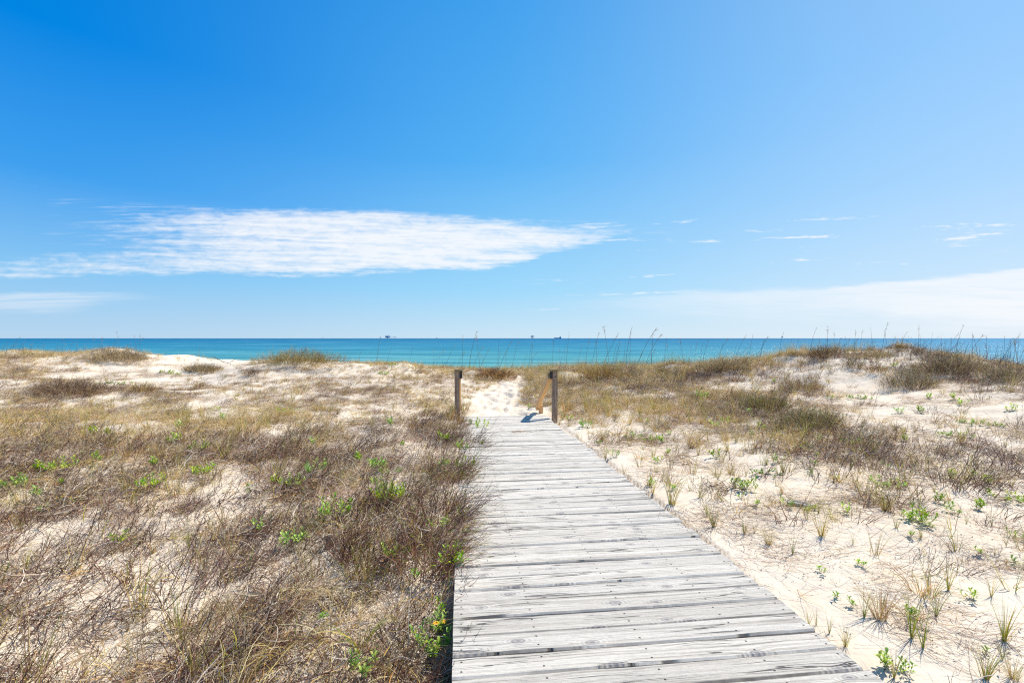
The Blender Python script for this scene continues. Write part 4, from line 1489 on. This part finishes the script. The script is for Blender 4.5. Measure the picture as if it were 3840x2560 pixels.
    for px, py, h, k in L:
        pr = random.choice(P_[k])
        X, Y, Z = ground_at_px(px, min(py, 2556))
        hh = h / 1.8375 / F * Y * (1.0 if k != 3 else .8)
        # blades were modelled about 1 m long: widths stay real
        o, Y = place(pr, px, min(py, 2556), hh)
        o.name = "grass_tuft"
        items.append((o, px, py, looks[k]))
    name_all(items, ("grass tuft",), "grass tufts standing on the dunes",
             ("small grass tuft on the far dunes left of the boardwalk", "small grass tuft on the far dunes right of the boardwalk"))


leafy_plants()
tufts()


def shrubs():
    random.seed(41)
    # px, py of the foot, width px, height px, depth factor, palette, label
    DK = [(0.16, 0.09, 0.045), (0.24, 0.14, 0.07), (0.12, 0.08, 0.04), (0.33, 0.20, 0.11), (0.44, 0.29, 0.16)]
    OG = DK[1:2] + BROWNS[3:6] + OLIVE[:4] + TANS[:2]
    DK = DK + BROWNS[3:6] + TANS[2:4]
    S = [
        (*c1(2010, 345), 330, 70, OG, "broad dark mound of brown bush on the far dunes left of the boardwalk"),
        (*c1(720, 310), 230, 52, DK[2:] + TANS[:3], "spiky brown and gold bush on the highest white dune at the left"),
        (*c1(1350, 370), 150, 24, DK + TANS[1:2], "low strip of brown bush sloping below the dark mound"),
        (*c1(1720, 390), 60, 26, DK, "small round brown bush on white sand below the dark mound"),
        (*c1(1370, 470), 50, 18, DK[2:] + TANS[:1], "tiny brown bush alone in the white sand hollow"),
        (*c3(1360, 375), 72, 40, DK[2:] + OLIVE[:1], "small round bush alone on the gap of the right dune"),
        (*c3(1205, 340), 80, 48, DK[1:] + OLIVE[:2], "dark bush left of the lone round bush on the right dune"),
        (*c3(870, 500), 150, 52, DK[1:], "brown bush low on the sand slope of the right dune"),
        (*c3(1660, 480), 190, 90, DK[1:] + GREYS, "big tangled grey brown bush on the right dune"),
        (*c3(1960, 395), 260, 80, DK, "wide dark bush on top of the right dune"),
        (*c3(2290, 440), 150, 60, DK + OLIVE[:1], "dark bush at the right end of the right dune"),
        (*c3(1010, 270), 130, 50, DK[1:], "bush on the left shoulder of the right dune"),
        (*c3(620, 640), 200, 52, OG + BROWNS[:3], "dark green brown bush at the foot of the sand slope"),
        (*c3(960, 780), 250, 60, OG[2:] + BROWNS[3:5], "long low bush trailing down the sand right of the boardwalk"),
        (*c3(300, 380), 190, 46, DK[2:] + TANS[:3], "reddish brown bush on the crest left of the right dune"),
        (*c2(1830, 420), 200, 55, DK[2:] + OLIVE[:2] + TANS[:3], "broad reddish brown bush behind the right handrail"),
        (*c2(1050, 425), 170, 50, BROWNS[:3] + TANS[:2], "reddish brown bush at the head of the sand path"),
        (*c1(330, 540), 330, 55, DK, "long dark brown bush across the left hollow"),
        (*c1(930, 510), 120, 30, DK, "low brown bush at the right end of the left hollow"),
    ]
    for px, py, wpx, hpx, pal, lab in S:
        X, Y, Z = ground_at_px(px, py)
        rx = wpx / 2 / F * Y; h = hpx / F * Y
        n = int(min(2600, max(220, 2900 * rx * max(.3, min(rx, .7)))))
        m = gen_shrub(rx, max(.18, min(rx * .6, .8)), h * 1.25, n, pal, .0026, (.12, .30), .12, OLIVE)
        o = m.build("bush", M_TWIG)
        o.location = (X, Y + min(rx * .5, .6), float(height(np.array([X]), np.array([Y + min(rx * .5, .6)]))[0]) - .03)
        tag(o, lab, "bush", "dune bushes")
    # twiggy shrubs leaning over the left edge of the boards
    ES = [(1735, 1690, .42, .42, "brown twiggy shrub spilling over the far left edge of the boardwalk"),
          (1690, 1800, .40, .40, "twiggy shrub with green tips beside the boardwalk, behind the nearest leaning shrub"),
          (1650, 1960, .36, .42, "twiggy shrub with green tips leaning over the middle left edge of the boardwalk"),
          (1600, 2140, .30, .40, "reddish twiggy shrub with sprays reaching onto the boards nearest the camera"),
          (1480, 1900, .45, .38, "brown twiggy shrub one step left of the boardwalk shrubs"),
          (1400, 2100, .40, .34, "reddish brown shrub in the near brush left of the boardwalk")]
    for i, (px, py, rad, h, lab) in enumerate(ES):
        X, Y, Z = ground_at_px(px, py)
        m = PM()
        for k in range(170):
            a = random.uniform(0, 6.28); r = rad * .6 * math.sqrt(random.random())
            p = Vector((cos(a) * r, sin(a) * r * 1.2, 0))
            d = Vector((cos(a) * .6, sin(a) * .6, 1)) + Vector((random.uniform(-.1, .9), 0, 0))
            ln = h * random.uniform(.4, .95)
            c = jit(random.choice(BROWNS + [(0.30, 0.12, 0.07), (0.38, 0.18, 0.10)]), .2)
            pts = stem_pts(p, d, ln, 5, .12, .05)
            m.tube(pts, random.uniform(.0016, .0030), c)
            for q in range(random.randint(2, 5)):
                j = random.randint(1, 4)
                dd = (pts[j + 1] - pts[j]).normalized() + rv(.5)
                bp_ = stem_pts(pts[j], dd, ln * random.uniform(.15, .4), 3, .2)
                m.tube(bp_, .0010, jit(c))
                if random.random() < .22:
                    for z_ in range(3):
                        m.ribbon(stem_pts(bp_[random.randint(1, 3)], dd + rv(.5), random.uniform(.03, .06), 2, .1), .003, jit(random.choice(OLIVE + GREEN[:1])))
        # long sprays over the boards
        for k in range(9):
            p = Vector((rad * .3, random.uniform(-.3, .3), .12))
            pts = stem_pts(p, Vector((1.0, random.uniform(-.6, .5), random.uniform(.25, .9))), random.uniform(.35, .6), 7, .12, .12)
            c = jit((0.12, 0.075, 0.06))
            m.tube(pts, .0018, c)
            for q in range(7):
                j = random.randint(2, 6)
                dd = (pts[j + 1] - pts[j]).normalized() + rv(.45)
                m.tube(stem_pts(pts[j], dd, random.uniform(.05, .14), 2, .15), .0009, jit(c) if random.random() < .6 else jit(OLIVE[0]))
        o = m.build("leaning_shrub", M_TWIG)
        o.location = (X, Y, Z)
        tag(o, lab, "shrub", "shrubs along the left edge of the boardwalk")


shrubs()


def sea_oats():
    rnd = random.Random(51)
    protos = [gen_stalk(1.0, l, 100 + i) for i, l in enumerate((0.0, .05, -.06, .12, .02, -.12, .2, .08, -.03, .3))]
    P_ = [m.build("sea_oat", M_TWIG, linked=False) for m in protos]
    L = []
    # tall ones one can pick out: (photo x, top y, base y)
    for x, yt, yb in ((230, 90, 285), (345, 70, 280), (460, 75, 260), (500, 72, 255), (665, 60, 240), (875, 28, 215), (990, 25, 215), (1045, 60, 200), (1175, 50, 210), (1225, 50, 205),
                      (1315, 30, 220), (1366, 0, 195), (1425, 60, 210), (1490, 70, 210), (1620, 20, 215), (1650, 60, 225), (1700, 70, 110), (1790, 60, 225), (1880, 5, 225), (1940, 50, 110),
                      (1997, 70, 240), (2050, 50, 240), (2100, 80, 250), (2160, 55, 255), (2230, 80, 270), (2320, 110, 280)):
        L.append((*c3(x, yt), c3(x, yb)[1], 2))
    for x, yt, yb in ((795, 190, 300), (830, 90, 300), (875, 60, 300), (960, 95, 290), (1080, 100, 290), (1290, 190, 300), (1310, 150, 300), (1460, 120, 300), (1548, 60, 290), (1680, 110, 285),
                      (1722, 70, 280), (1790, 50, 280), (1853, 25, 275), (1885, 100, 280), (1960, 20, 280), (1990, 60, 280), (2028, 0, 280), (2080, 45, 280), (2137, 50, 285), (2220, 100, 285),
                      (240, 110, 290), (315, 175, 290), (250, 150, 280), (120, 200, 270), (470, 170, 300), (620, 210, 310), (700, 200, 320)):
        L.append((*c2(x, yt), c2(x, yb)[1], 1))
    for x, yt, yb in ((55, 90, 240), (110, 140, 240), (160, 150, 235), (300, 150, 235), (430, 120, 235), (580, 140, 215), (640, 110, 215), (660, 120, 215), (710, 110, 210), (740, 130, 210),
                      (780, 100, 200), (820, 60, 200), (905, 90, 215), (945, 75, 215), (960, 85, 225), (1375, 160, 260), (1235, 210, 260), (1140, 200, 250)):
        L.append((*c1(x, yt), c1(x, yb)[1], 0))
    fill = []
    for i in range(130):
        z = rnd.random()
        if z < .55: x = rnd.uniform(0, 2352); L.append((*c3(x, rnd.uniform(95, 175)), c3(x, rnd.uniform(215, 260))[1] + (12 if x < 500 else 0), 2))
        elif z < .85: x = rnd.uniform(600, 2352); L.append((*c2(x, rnd.uniform(120, 240)), c2(x, 300)[1], 1))
        else: x = rnd.uniform(0, 960); L.append((*c1(x, rnd.uniform(130, 190)), c1(x, 235)[1], 0))
    labs = ["thin dry sea oat stalk standing on the left dune crest against the sea",
            "thin dry sea oat stalk standing on the middle dune crest against the sea",
            "thin dry sea oat stalk standing on the right dune crest against the sea"]
    grp = ["sea oat stalks on the left dune crest", "sea oat stalks on the middle dune crest", "sea oat stalks on the right dune crest"]
    for px, pt, pb, k in L:
        # find the crest along this bearing: where the ground stands highest against the view
        u = (px - CX) / F
        Yv = np.linspace(9, 22, 160)
        hv = height(u * Yv, Yv)
        ang = (hv - EYE) / Yv
        i = int(np.argmax(ang)); i = max(0, i - rnd.randint(-3, 12))
        Y = float(Yv[i]); z = float(hv[i])
        top = EYE + (HY - pt) / F * Y
        h = max(.25, top - z)
        o = rnd.choice(P_[:10]).copy()
        link(o)
        o.location = (u * Y, Y, z - .02)
        o.rotation_euler = (0, 0, rnd.gauss(0, .5))
        o.scale = (max(.8, h), max(.8, h), h)
        o.name = "sea_oat"
        tag(o, labs[k], "sea oat", grp[k])


sea_oats()


# ------------------------------------------------------------------ yellow flowers, driftwood and other small finds
def flowers():
    random.seed(61)
    spots = [(*c4(425, 200), "yellow flower on a green stem in the brush, nearest the left side"),
             (*c4(475, 215), "yellow flower with pale leaves just right of another yellow flower"),
             (*c4(1700, 110), "small cluster of orange yellow flowers on dry stems in the brush"),
             (*c5(672, 1110), "single orange flower beside the near left edge of the boardwalk")]
    for px, py, lab in spots:
        X, Y, Z = ground_at_px(px, py)
        root = empty("flower", (X, Y, Z))
        tag(root, lab, "flower", "yellow flowers in the brush")
        m = PM()
        tops = []
        for k in range(2 if 'cluster' not in lab else 4):
            pts = stem_pts(Vector((random.gauss(0, .015), random.gauss(0, .015), 0)), Vector((random.gauss(0, .25), random.gauss(0, .2), 1)), random.uniform(.10, .15), 4, .08)
            m.tube(pts, .002, (0.2, 0.26, 0.06))
            for j in range(6):
                m.leaf(pts[random.randint(1, 3)], Vector((random.gauss(0, 1), random.gauss(0, 1), .5)), Vector((0, 0, 1)), .04, .012, jit(random.choice(GREEN)))
            tops.append(pts[-1])
        m.build("stem", M_LEAF, root)
        for t in tops:
            b = PM()
            for j in range(9):
                a = j * 2 * pi / 9
                b.leaf(t, Vector((cos(a), sin(a), .35)), Vector((0, 0, 1)), .017, .009, (0.80, 0.46, 0.015))
            for j in range(6):
                a = j * 2 * pi / 6
                b.leaf(t + Vector((0, 0, .003)), Vector((cos(a), sin(a), 1.6)), Vector((0, 0, 1)), .007, .005, (0.55, 0.25, 0.01))
            b.build("blossom", M_LEAF, root)


flowers()


def rough_board(name, L, W, T, m, seed, crack=True):
    """weathered board end: long in x, uneven outline"""
    r = random.Random(seed)
    V_, F_ = [], []
    n = 14
    for i in range(n + 1):
        f = i / n
        x = (f - .5) * L
        k = 1 - .35 * (1 - min(1, f / .15)) - .6 * (1 - min(1, (1 - f) / .3))
        w0 = W * .5 * k * (1 + r.uniform(-.12, .12)); w1 = W * .5 * k * (1 + r.uniform(-.12, .12))
        t = T * (1 + r.uniform(-.15, .15))
        V_ += [(x, -w0, 0), (x, -w0, t), (x, -.1 * W, t * 1.08), (x, 0, t * (.7 if crack else 1)), (x, .1 * W, t * 1.08), (x, w1, t), (x, w1, 0)]
    for i in range(n):
        for k in range(7):
            a = i * 7 + k; b = i * 7 + (k + 1) % 7
            F_.append((a, b, b + 7, a + 7))
    F_.append(tuple(range(7))); F_.append(tuple(n * 7 + k for k in reversed(range(7))))
    o = mesh_obj(name, V_, F_, m)
    return o


M_DRIFT = make_wood("grey_driftwood", (0.22, 0.21, 0.215), (0.52, 0.51, 0.52), 1.0)
X, Y, Z = ground_at_px(3004, 1898)
o = rough_board("driftwood", .17, .055, .016, M_DRIFT, 3)
o.scale = (1.15, 1.15, 1.15)
o.location = (X, Y, Z + .004); o.rotation_euler = (.12, .04, -.62)
tag(o, "split grey driftwood board half buried in sand beside green sprigs", "driftwood")
X, Y, Z = ground_at_px(1232, 2062)
o = bevel_box("wood_stake", (X, Y, Z + .05), Vector((.022, 0, 0)), Vector((0, .012, 0)), Vector((.012, -.01, .062)), M_RAILG, None)
tag(o, "short broken stake of orange brown wood sticking out of the brush", "stake")
# grey branch tangle near the right handrail
random.seed(71)
X, Y, Z = ground_at_px(1994, 1512)
m = PM()
for k in range(9):
    pts = stem_pts(Vector((random.gauss(0, .1), random.gauss(0, .05), .02)), Vector((random.uniform(-1, 1), random.gauss(0, .3), random.uniform(.1, 1.2))), random.uniform(.2, .45), 6, .25, .1)
    m.tube(pts, random.uniform(.006, .014), jit((0.50, 0.47, 0.45)), .3)
o = m.build("dead_branch", M_TWIG); o.location = (X, Y, Z)
tag(o, "pale tangled dead branch between the sand path and the right handrail", "branch")
# straw blown onto the far boards
random.seed(73)
st_, tt_ = 7.55, .05
m = PM()
for k in range(40):
    a_ = random.gauss(0, .14); b_ = random.gauss(0, .035)
    an = random.gauss(0, .5)
    m.ribbon([Vector((a_, b_, .006)), Vector((a_ + .04 * cos(an), b_ + .04 * sin(an), .012)), Vector((a_ + .08 * cos(an), b_ + .08 * sin(an), .006))], .004, jit(random.choice(TANS + GREYS)), .3, Vector((0, 1, 0)))
o = m.build("straw", M_BLADE); _x, _y = deck_xy(st_, tt_); o.location = (_x, _y, SLOPE * st_ + .006)
tag(o, "wisps of tan straw lying on the far boards of the walk", "straw")
# bleached stick on the far left dune
X, Y, Z = ground_at_px(*c1(1540, 300))
m = PM()
for st, dr, L_ in (((0, 0, .02), (1, .1, -.12), .75), ((.25, 0, .03), (.6, .2, .35), .35), ((0, 0, .02), (-1, .1, .5), .6), ((-.2, 0, .1), (-.6, 0, .5), .3)):
    m.tube(stem_pts(Vector(st), Vector(dr), L_, 6, .12), .014, (0.20, 0.15, 0.12), .3)
o = m.build("fallen_branch", M_TWIG); o.location = (X, Y, Z + .03)
tag(o, "forked fallen branch lying on white sand left of the dark mound", "branch")
X, Y, Z = ground_at_px(*c3(1770, 320))
m = PM()
m.tube([Vector((0, 0, 0)), Vector((.18, .02, .12)), Vector((.42, .05, .33))], .010, (0.5, 0.42, 0.33), .4)
o = m.build("bare_stick", M_TWIG); o.location = (X, Y, Z + .05)
tag(o, "bare pale stick leaning up on the right dune", "stick", "bare sticks on the right dune")
X, Y, Z = ground_at_px(*c3(1870, 350))
m = PM(); m.tube([Vector((0, 0, 0)), Vector((.2, .02, .14)), Vector((.38, .05, .22))], .010, (0.5, 0.42, 0.33), .4)
o = m.build("bare_stick", M_TWIG); o.location = (X, Y, Z + .05)
tag(o, "shorter bare stick just right of the leaning pale stick", "stick", "bare sticks on the right dune")
# long dry stems standing alone on the right slope
random.seed(72)
for xb, yb, xt, yt, lab in ((1305, 640, 1365, 420, "long thin bare stem leaning right in the open sand of the right slope"),
                            (1735, 780, 1785, 710, "short bare stem leaning right on the lower right slope"),
                            (1870, 770, 1815, 705, "short bare stem leaning left on the lower right slope"),
                            (340, 400, 410, 320, "pale bare stem leaning out of the bush on the crest")):
    px, py = c3(xb, yb); qx, qy = c3(xt, yt)
    X, Y, Z = ground_at_px(px, py)
    m = PM()
    e = Vector(((qx - px) / F * Y, 0, (py - qy) / F * Y))
    m.tube([Vector((0, 0, -.03)), e * .33 + Vector((.01, 0, 0)), e * .66 + Vector((.012, 0, 0)), e], .004, (0.30, 0.22, 0.16), .5)
    o = m.build("dry_stem", M_TWIG); o.location = (X, Y, Z)
    tag(o, lab, "dry stem", "bare dry stems on the right slope")


# ------------------------------------------------------------------ things out at sea
SEA_Z = -3.2


def at_sea(px, D):
    return (px - CX) / F * D, D


def sbox(name, parent, m, x0, x1, z0, z1, y0=-8, y1=8):
    V_, F_ = [], []
    box(V_, F_, ((x0 + x1) / 2, (y0 + y1) / 2, (z0 + z1) / 2), ((x1 - x0) / 2, 0, 0), (0, (y1 - y0) / 2, 0), (0, 0, (z1 - z0) / 2))
    return mesh_obj(name, V_, F_, m, parent)


def struts(name, parent, m, segs, r):
    p = PM()
    for a, b in segs:
        p.tube([Vector(a), Vector(b)], r, (1, 1, 1), 1.0)
    me = bpy.data.meshes.new(name)
    me.from_pydata([tuple(v) for v in p.V], [], p.F); me.materials.append(m); me.update()
    return link(bpy.data.objects.new(name, me), parent)


def platform(px, D, label, kind):
    x, y = at_sea(px, D)
    k = D / F      # metres per photo pixel
    root = empty("oil_platform", (x, y, SEA_Z))
    tag(root, label, "oil platform", "platforms on the horizon")
    if kind == 'large':
        sbox("deck", root, M_RIG, -9.5 * k, -1 * k, 5.2 * k, 10.2 * k, -14, 14)
        sbox("module", root, M_RIG2, .2 * k, 8.5 * k, 5.6 * k, 10.0 * k, -14, 14)
        sbox("cellar_deck", root, M_RIG, -6 * k, 4 * k, 3.6 * k, 5.1 * k, -10, 10)
        for a in (-9, -7, -4, -1.5, 2, 5, 8):
            struts("leg", root, M_RIG, [((a * k, 0, -5), (a * k, 0, 5.5 * k))], .35 * k)
        struts("brace", root, M_RIG, [((-4 * k, 0, 0), (-1.5 * k, 0, 4 * k)), ((-1.5 * k, 0, 0), (-4 * k, 0, 4 * k)), ((-1.5 * k, 0, 0), (2 * k, 0, 4 * k)), ((2 * k, 0, 0), (-1.5 * k, 0, 4 * k))], .3 * k)
        struts("derrick", root, M_RIG, [((.2 * k, 0, 10 * k), (.8 * k, 0, 17.5 * k)), ((1.4 * k, 0, 10 * k), (.8 * k, 0, 17.5 * k))], .28 * k)
        struts("bridge", root, M_RIG2, [((8.5 * k, 0, 6.6 * k), (21 * k, 0, 6.6 * k)), ((8.5 * k, 0, 7.4 * k), (21 * k, 0, 7.4 * k))], .28 * k)
        sbox("wellhead_deck", root, M_RIG, 20.5 * k, 26 * k, 6.2 * k, 7.4 * k, -6, 6)
        sbox("helideck", root, M_RIG, 28 * k, 32 * k, 4.8 * k, 6 * k, -6, 6)
        struts("leg", root, M_RIG, [((25 * k, 0, -5), (25 * k, 0, 7 * k))], .4 * k)
        struts("leg", root, M_RIG, [((30 * k, 0, -5), (30 * k, 0, 5 * k))], .4 * k)
        struts("walkway", root, M_RIG2, [((26 * k, 0, 6.4 * k), (28 * k, 0, 5.6 * k))], .3 * k)
    elif kind == 'tree':
        sbox("deck", root, M_RIG, -8 * k, 8 * k, 7 * k, 8.8 * k, -8, 8)
        sbox("module", root, M_RIG, -3.5 * k, 3.5 * k, 8.9 * k, 11 * k, -7, 7)
        sbox("cellar_deck", root, M_RIG, -5 * k, 4 * k, 4.8 * k, 5.8 * k, -6, 6)
        for a in (-3, 0, 3):
            struts("leg", root, M_RIG, [((a * k, 0, -5), (a * k, 0, 7 * k))], .42 * k)
        struts("brace", root, M_RIG, [((-3 * k, 0, 0), (3 * k, 0, 5 * k)), ((3 * k, 0, 0), (-3 * k, 0, 5 * k))], .3 * k)
        struts("crane", root, M_RIG, [((5 * k, 0, 8.8 * k), (5 * k, 0, 11 * k)), ((5 * k, 0, 11 * k), (8 * k, 0, 10.2 * k))], .3 * k)
    else:
        sbox("deck", root, M_RIG, -2.6 * k, 2.6 * k, 4.2 * k, 7.4 * k, -4, 4)
        struts("leg", root, M_RIG2, [((-1.3 * k, 0, -5), (-1.3 * k, 0, 4.5 * k))], .4 * k)
        struts("leg", root, M_RIG2, [((1.3 * k, 0, -5), (1.3 * k, 0, 4.5 * k))], .4 * k)
    return root


platform(1455, 6000, "large oil platform with a bridge to smaller decks on the horizon", 'large')
platform(1996, 6200, "oil platform with a wide top deck left of the ship on the horizon", 'tree')
platform(2933, 6100, "small oil platform alone on the horizon behind the right dune stalks", 'small')
r_ = platform(1426, 6300, "tiny wellhead platform just left of the large oil platform", 'small'); r_.scale = (.75, 1, .8)
r_ = platform(1638, 6300, "tiny wellhead platform between the large platform and the handrails", 'small'); r_.scale = (.8, 1, .55)
r_ = platform(1211, 6300, "tiny lone wellhead left of all the other platforms on the horizon", 'small'); r_.scale = (.4, 1, .7)


def ship():
    D = 6500
    x, y = at_sea(2092, D)
    k = D / F
    root = empty("cargo_ship", (x, y, SEA_Z))
    tag(root, "blue cargo ship with white bridge at the stern on the horizon", "ship")
    st = [(-13.2, 6.2, 4.0), (-12.2, 4.6, 5.6), (-11, 3.7, 6.5), (-9, 3.4, 8), (0, 3.2, 9), (8, 3.2, 9), (11, 3.4, 8), (12.6, 3.2, 6)]
    V_, F_ = [], []
    for a, zt, hw in st:
        lo = a + (.9 if a < -12 else 0)
        V_ += [(lo * k, -hw * .7, -6), (a * k, -hw, zt * k), (a * k, hw, zt * k), (lo * k, hw * .7, -6)]
    for i in range(len(st) - 1):
        for j in range(4):
            a = i * 4 + j; b = i * 4 + (j + 1) % 4
            F_.append((a, b, b + 4, a + 4))
    F_.append((0, 1, 2, 3)); e = (len(st) - 1) * 4; F_.append((e + 3, e + 2, e + 1, e))
    mesh_obj("hull", V_, F_, M_HULL, root)
    sbox("bridge", root, M_SHIPW, 6.2 * k, 11.6 * k, 3.25 * k, 6.6 * k, -7, 7)
    sbox("wheelhouse", root, M_SHIPW, 6.0 * k, 9.5 * k, 6.65 * k, 7.4 * k, -8, 8)
    sbox("funnel", root, M_SHIPW, 9.8 * k, 11.2 * k, 6.65 * k, 8.6 * k, -3, 3)
    struts("mast", root, M_HULL, [((-11 * k, 0, 4 * k), (-11 * k, 0, 6.2 * k))], .25 * k)


ship()
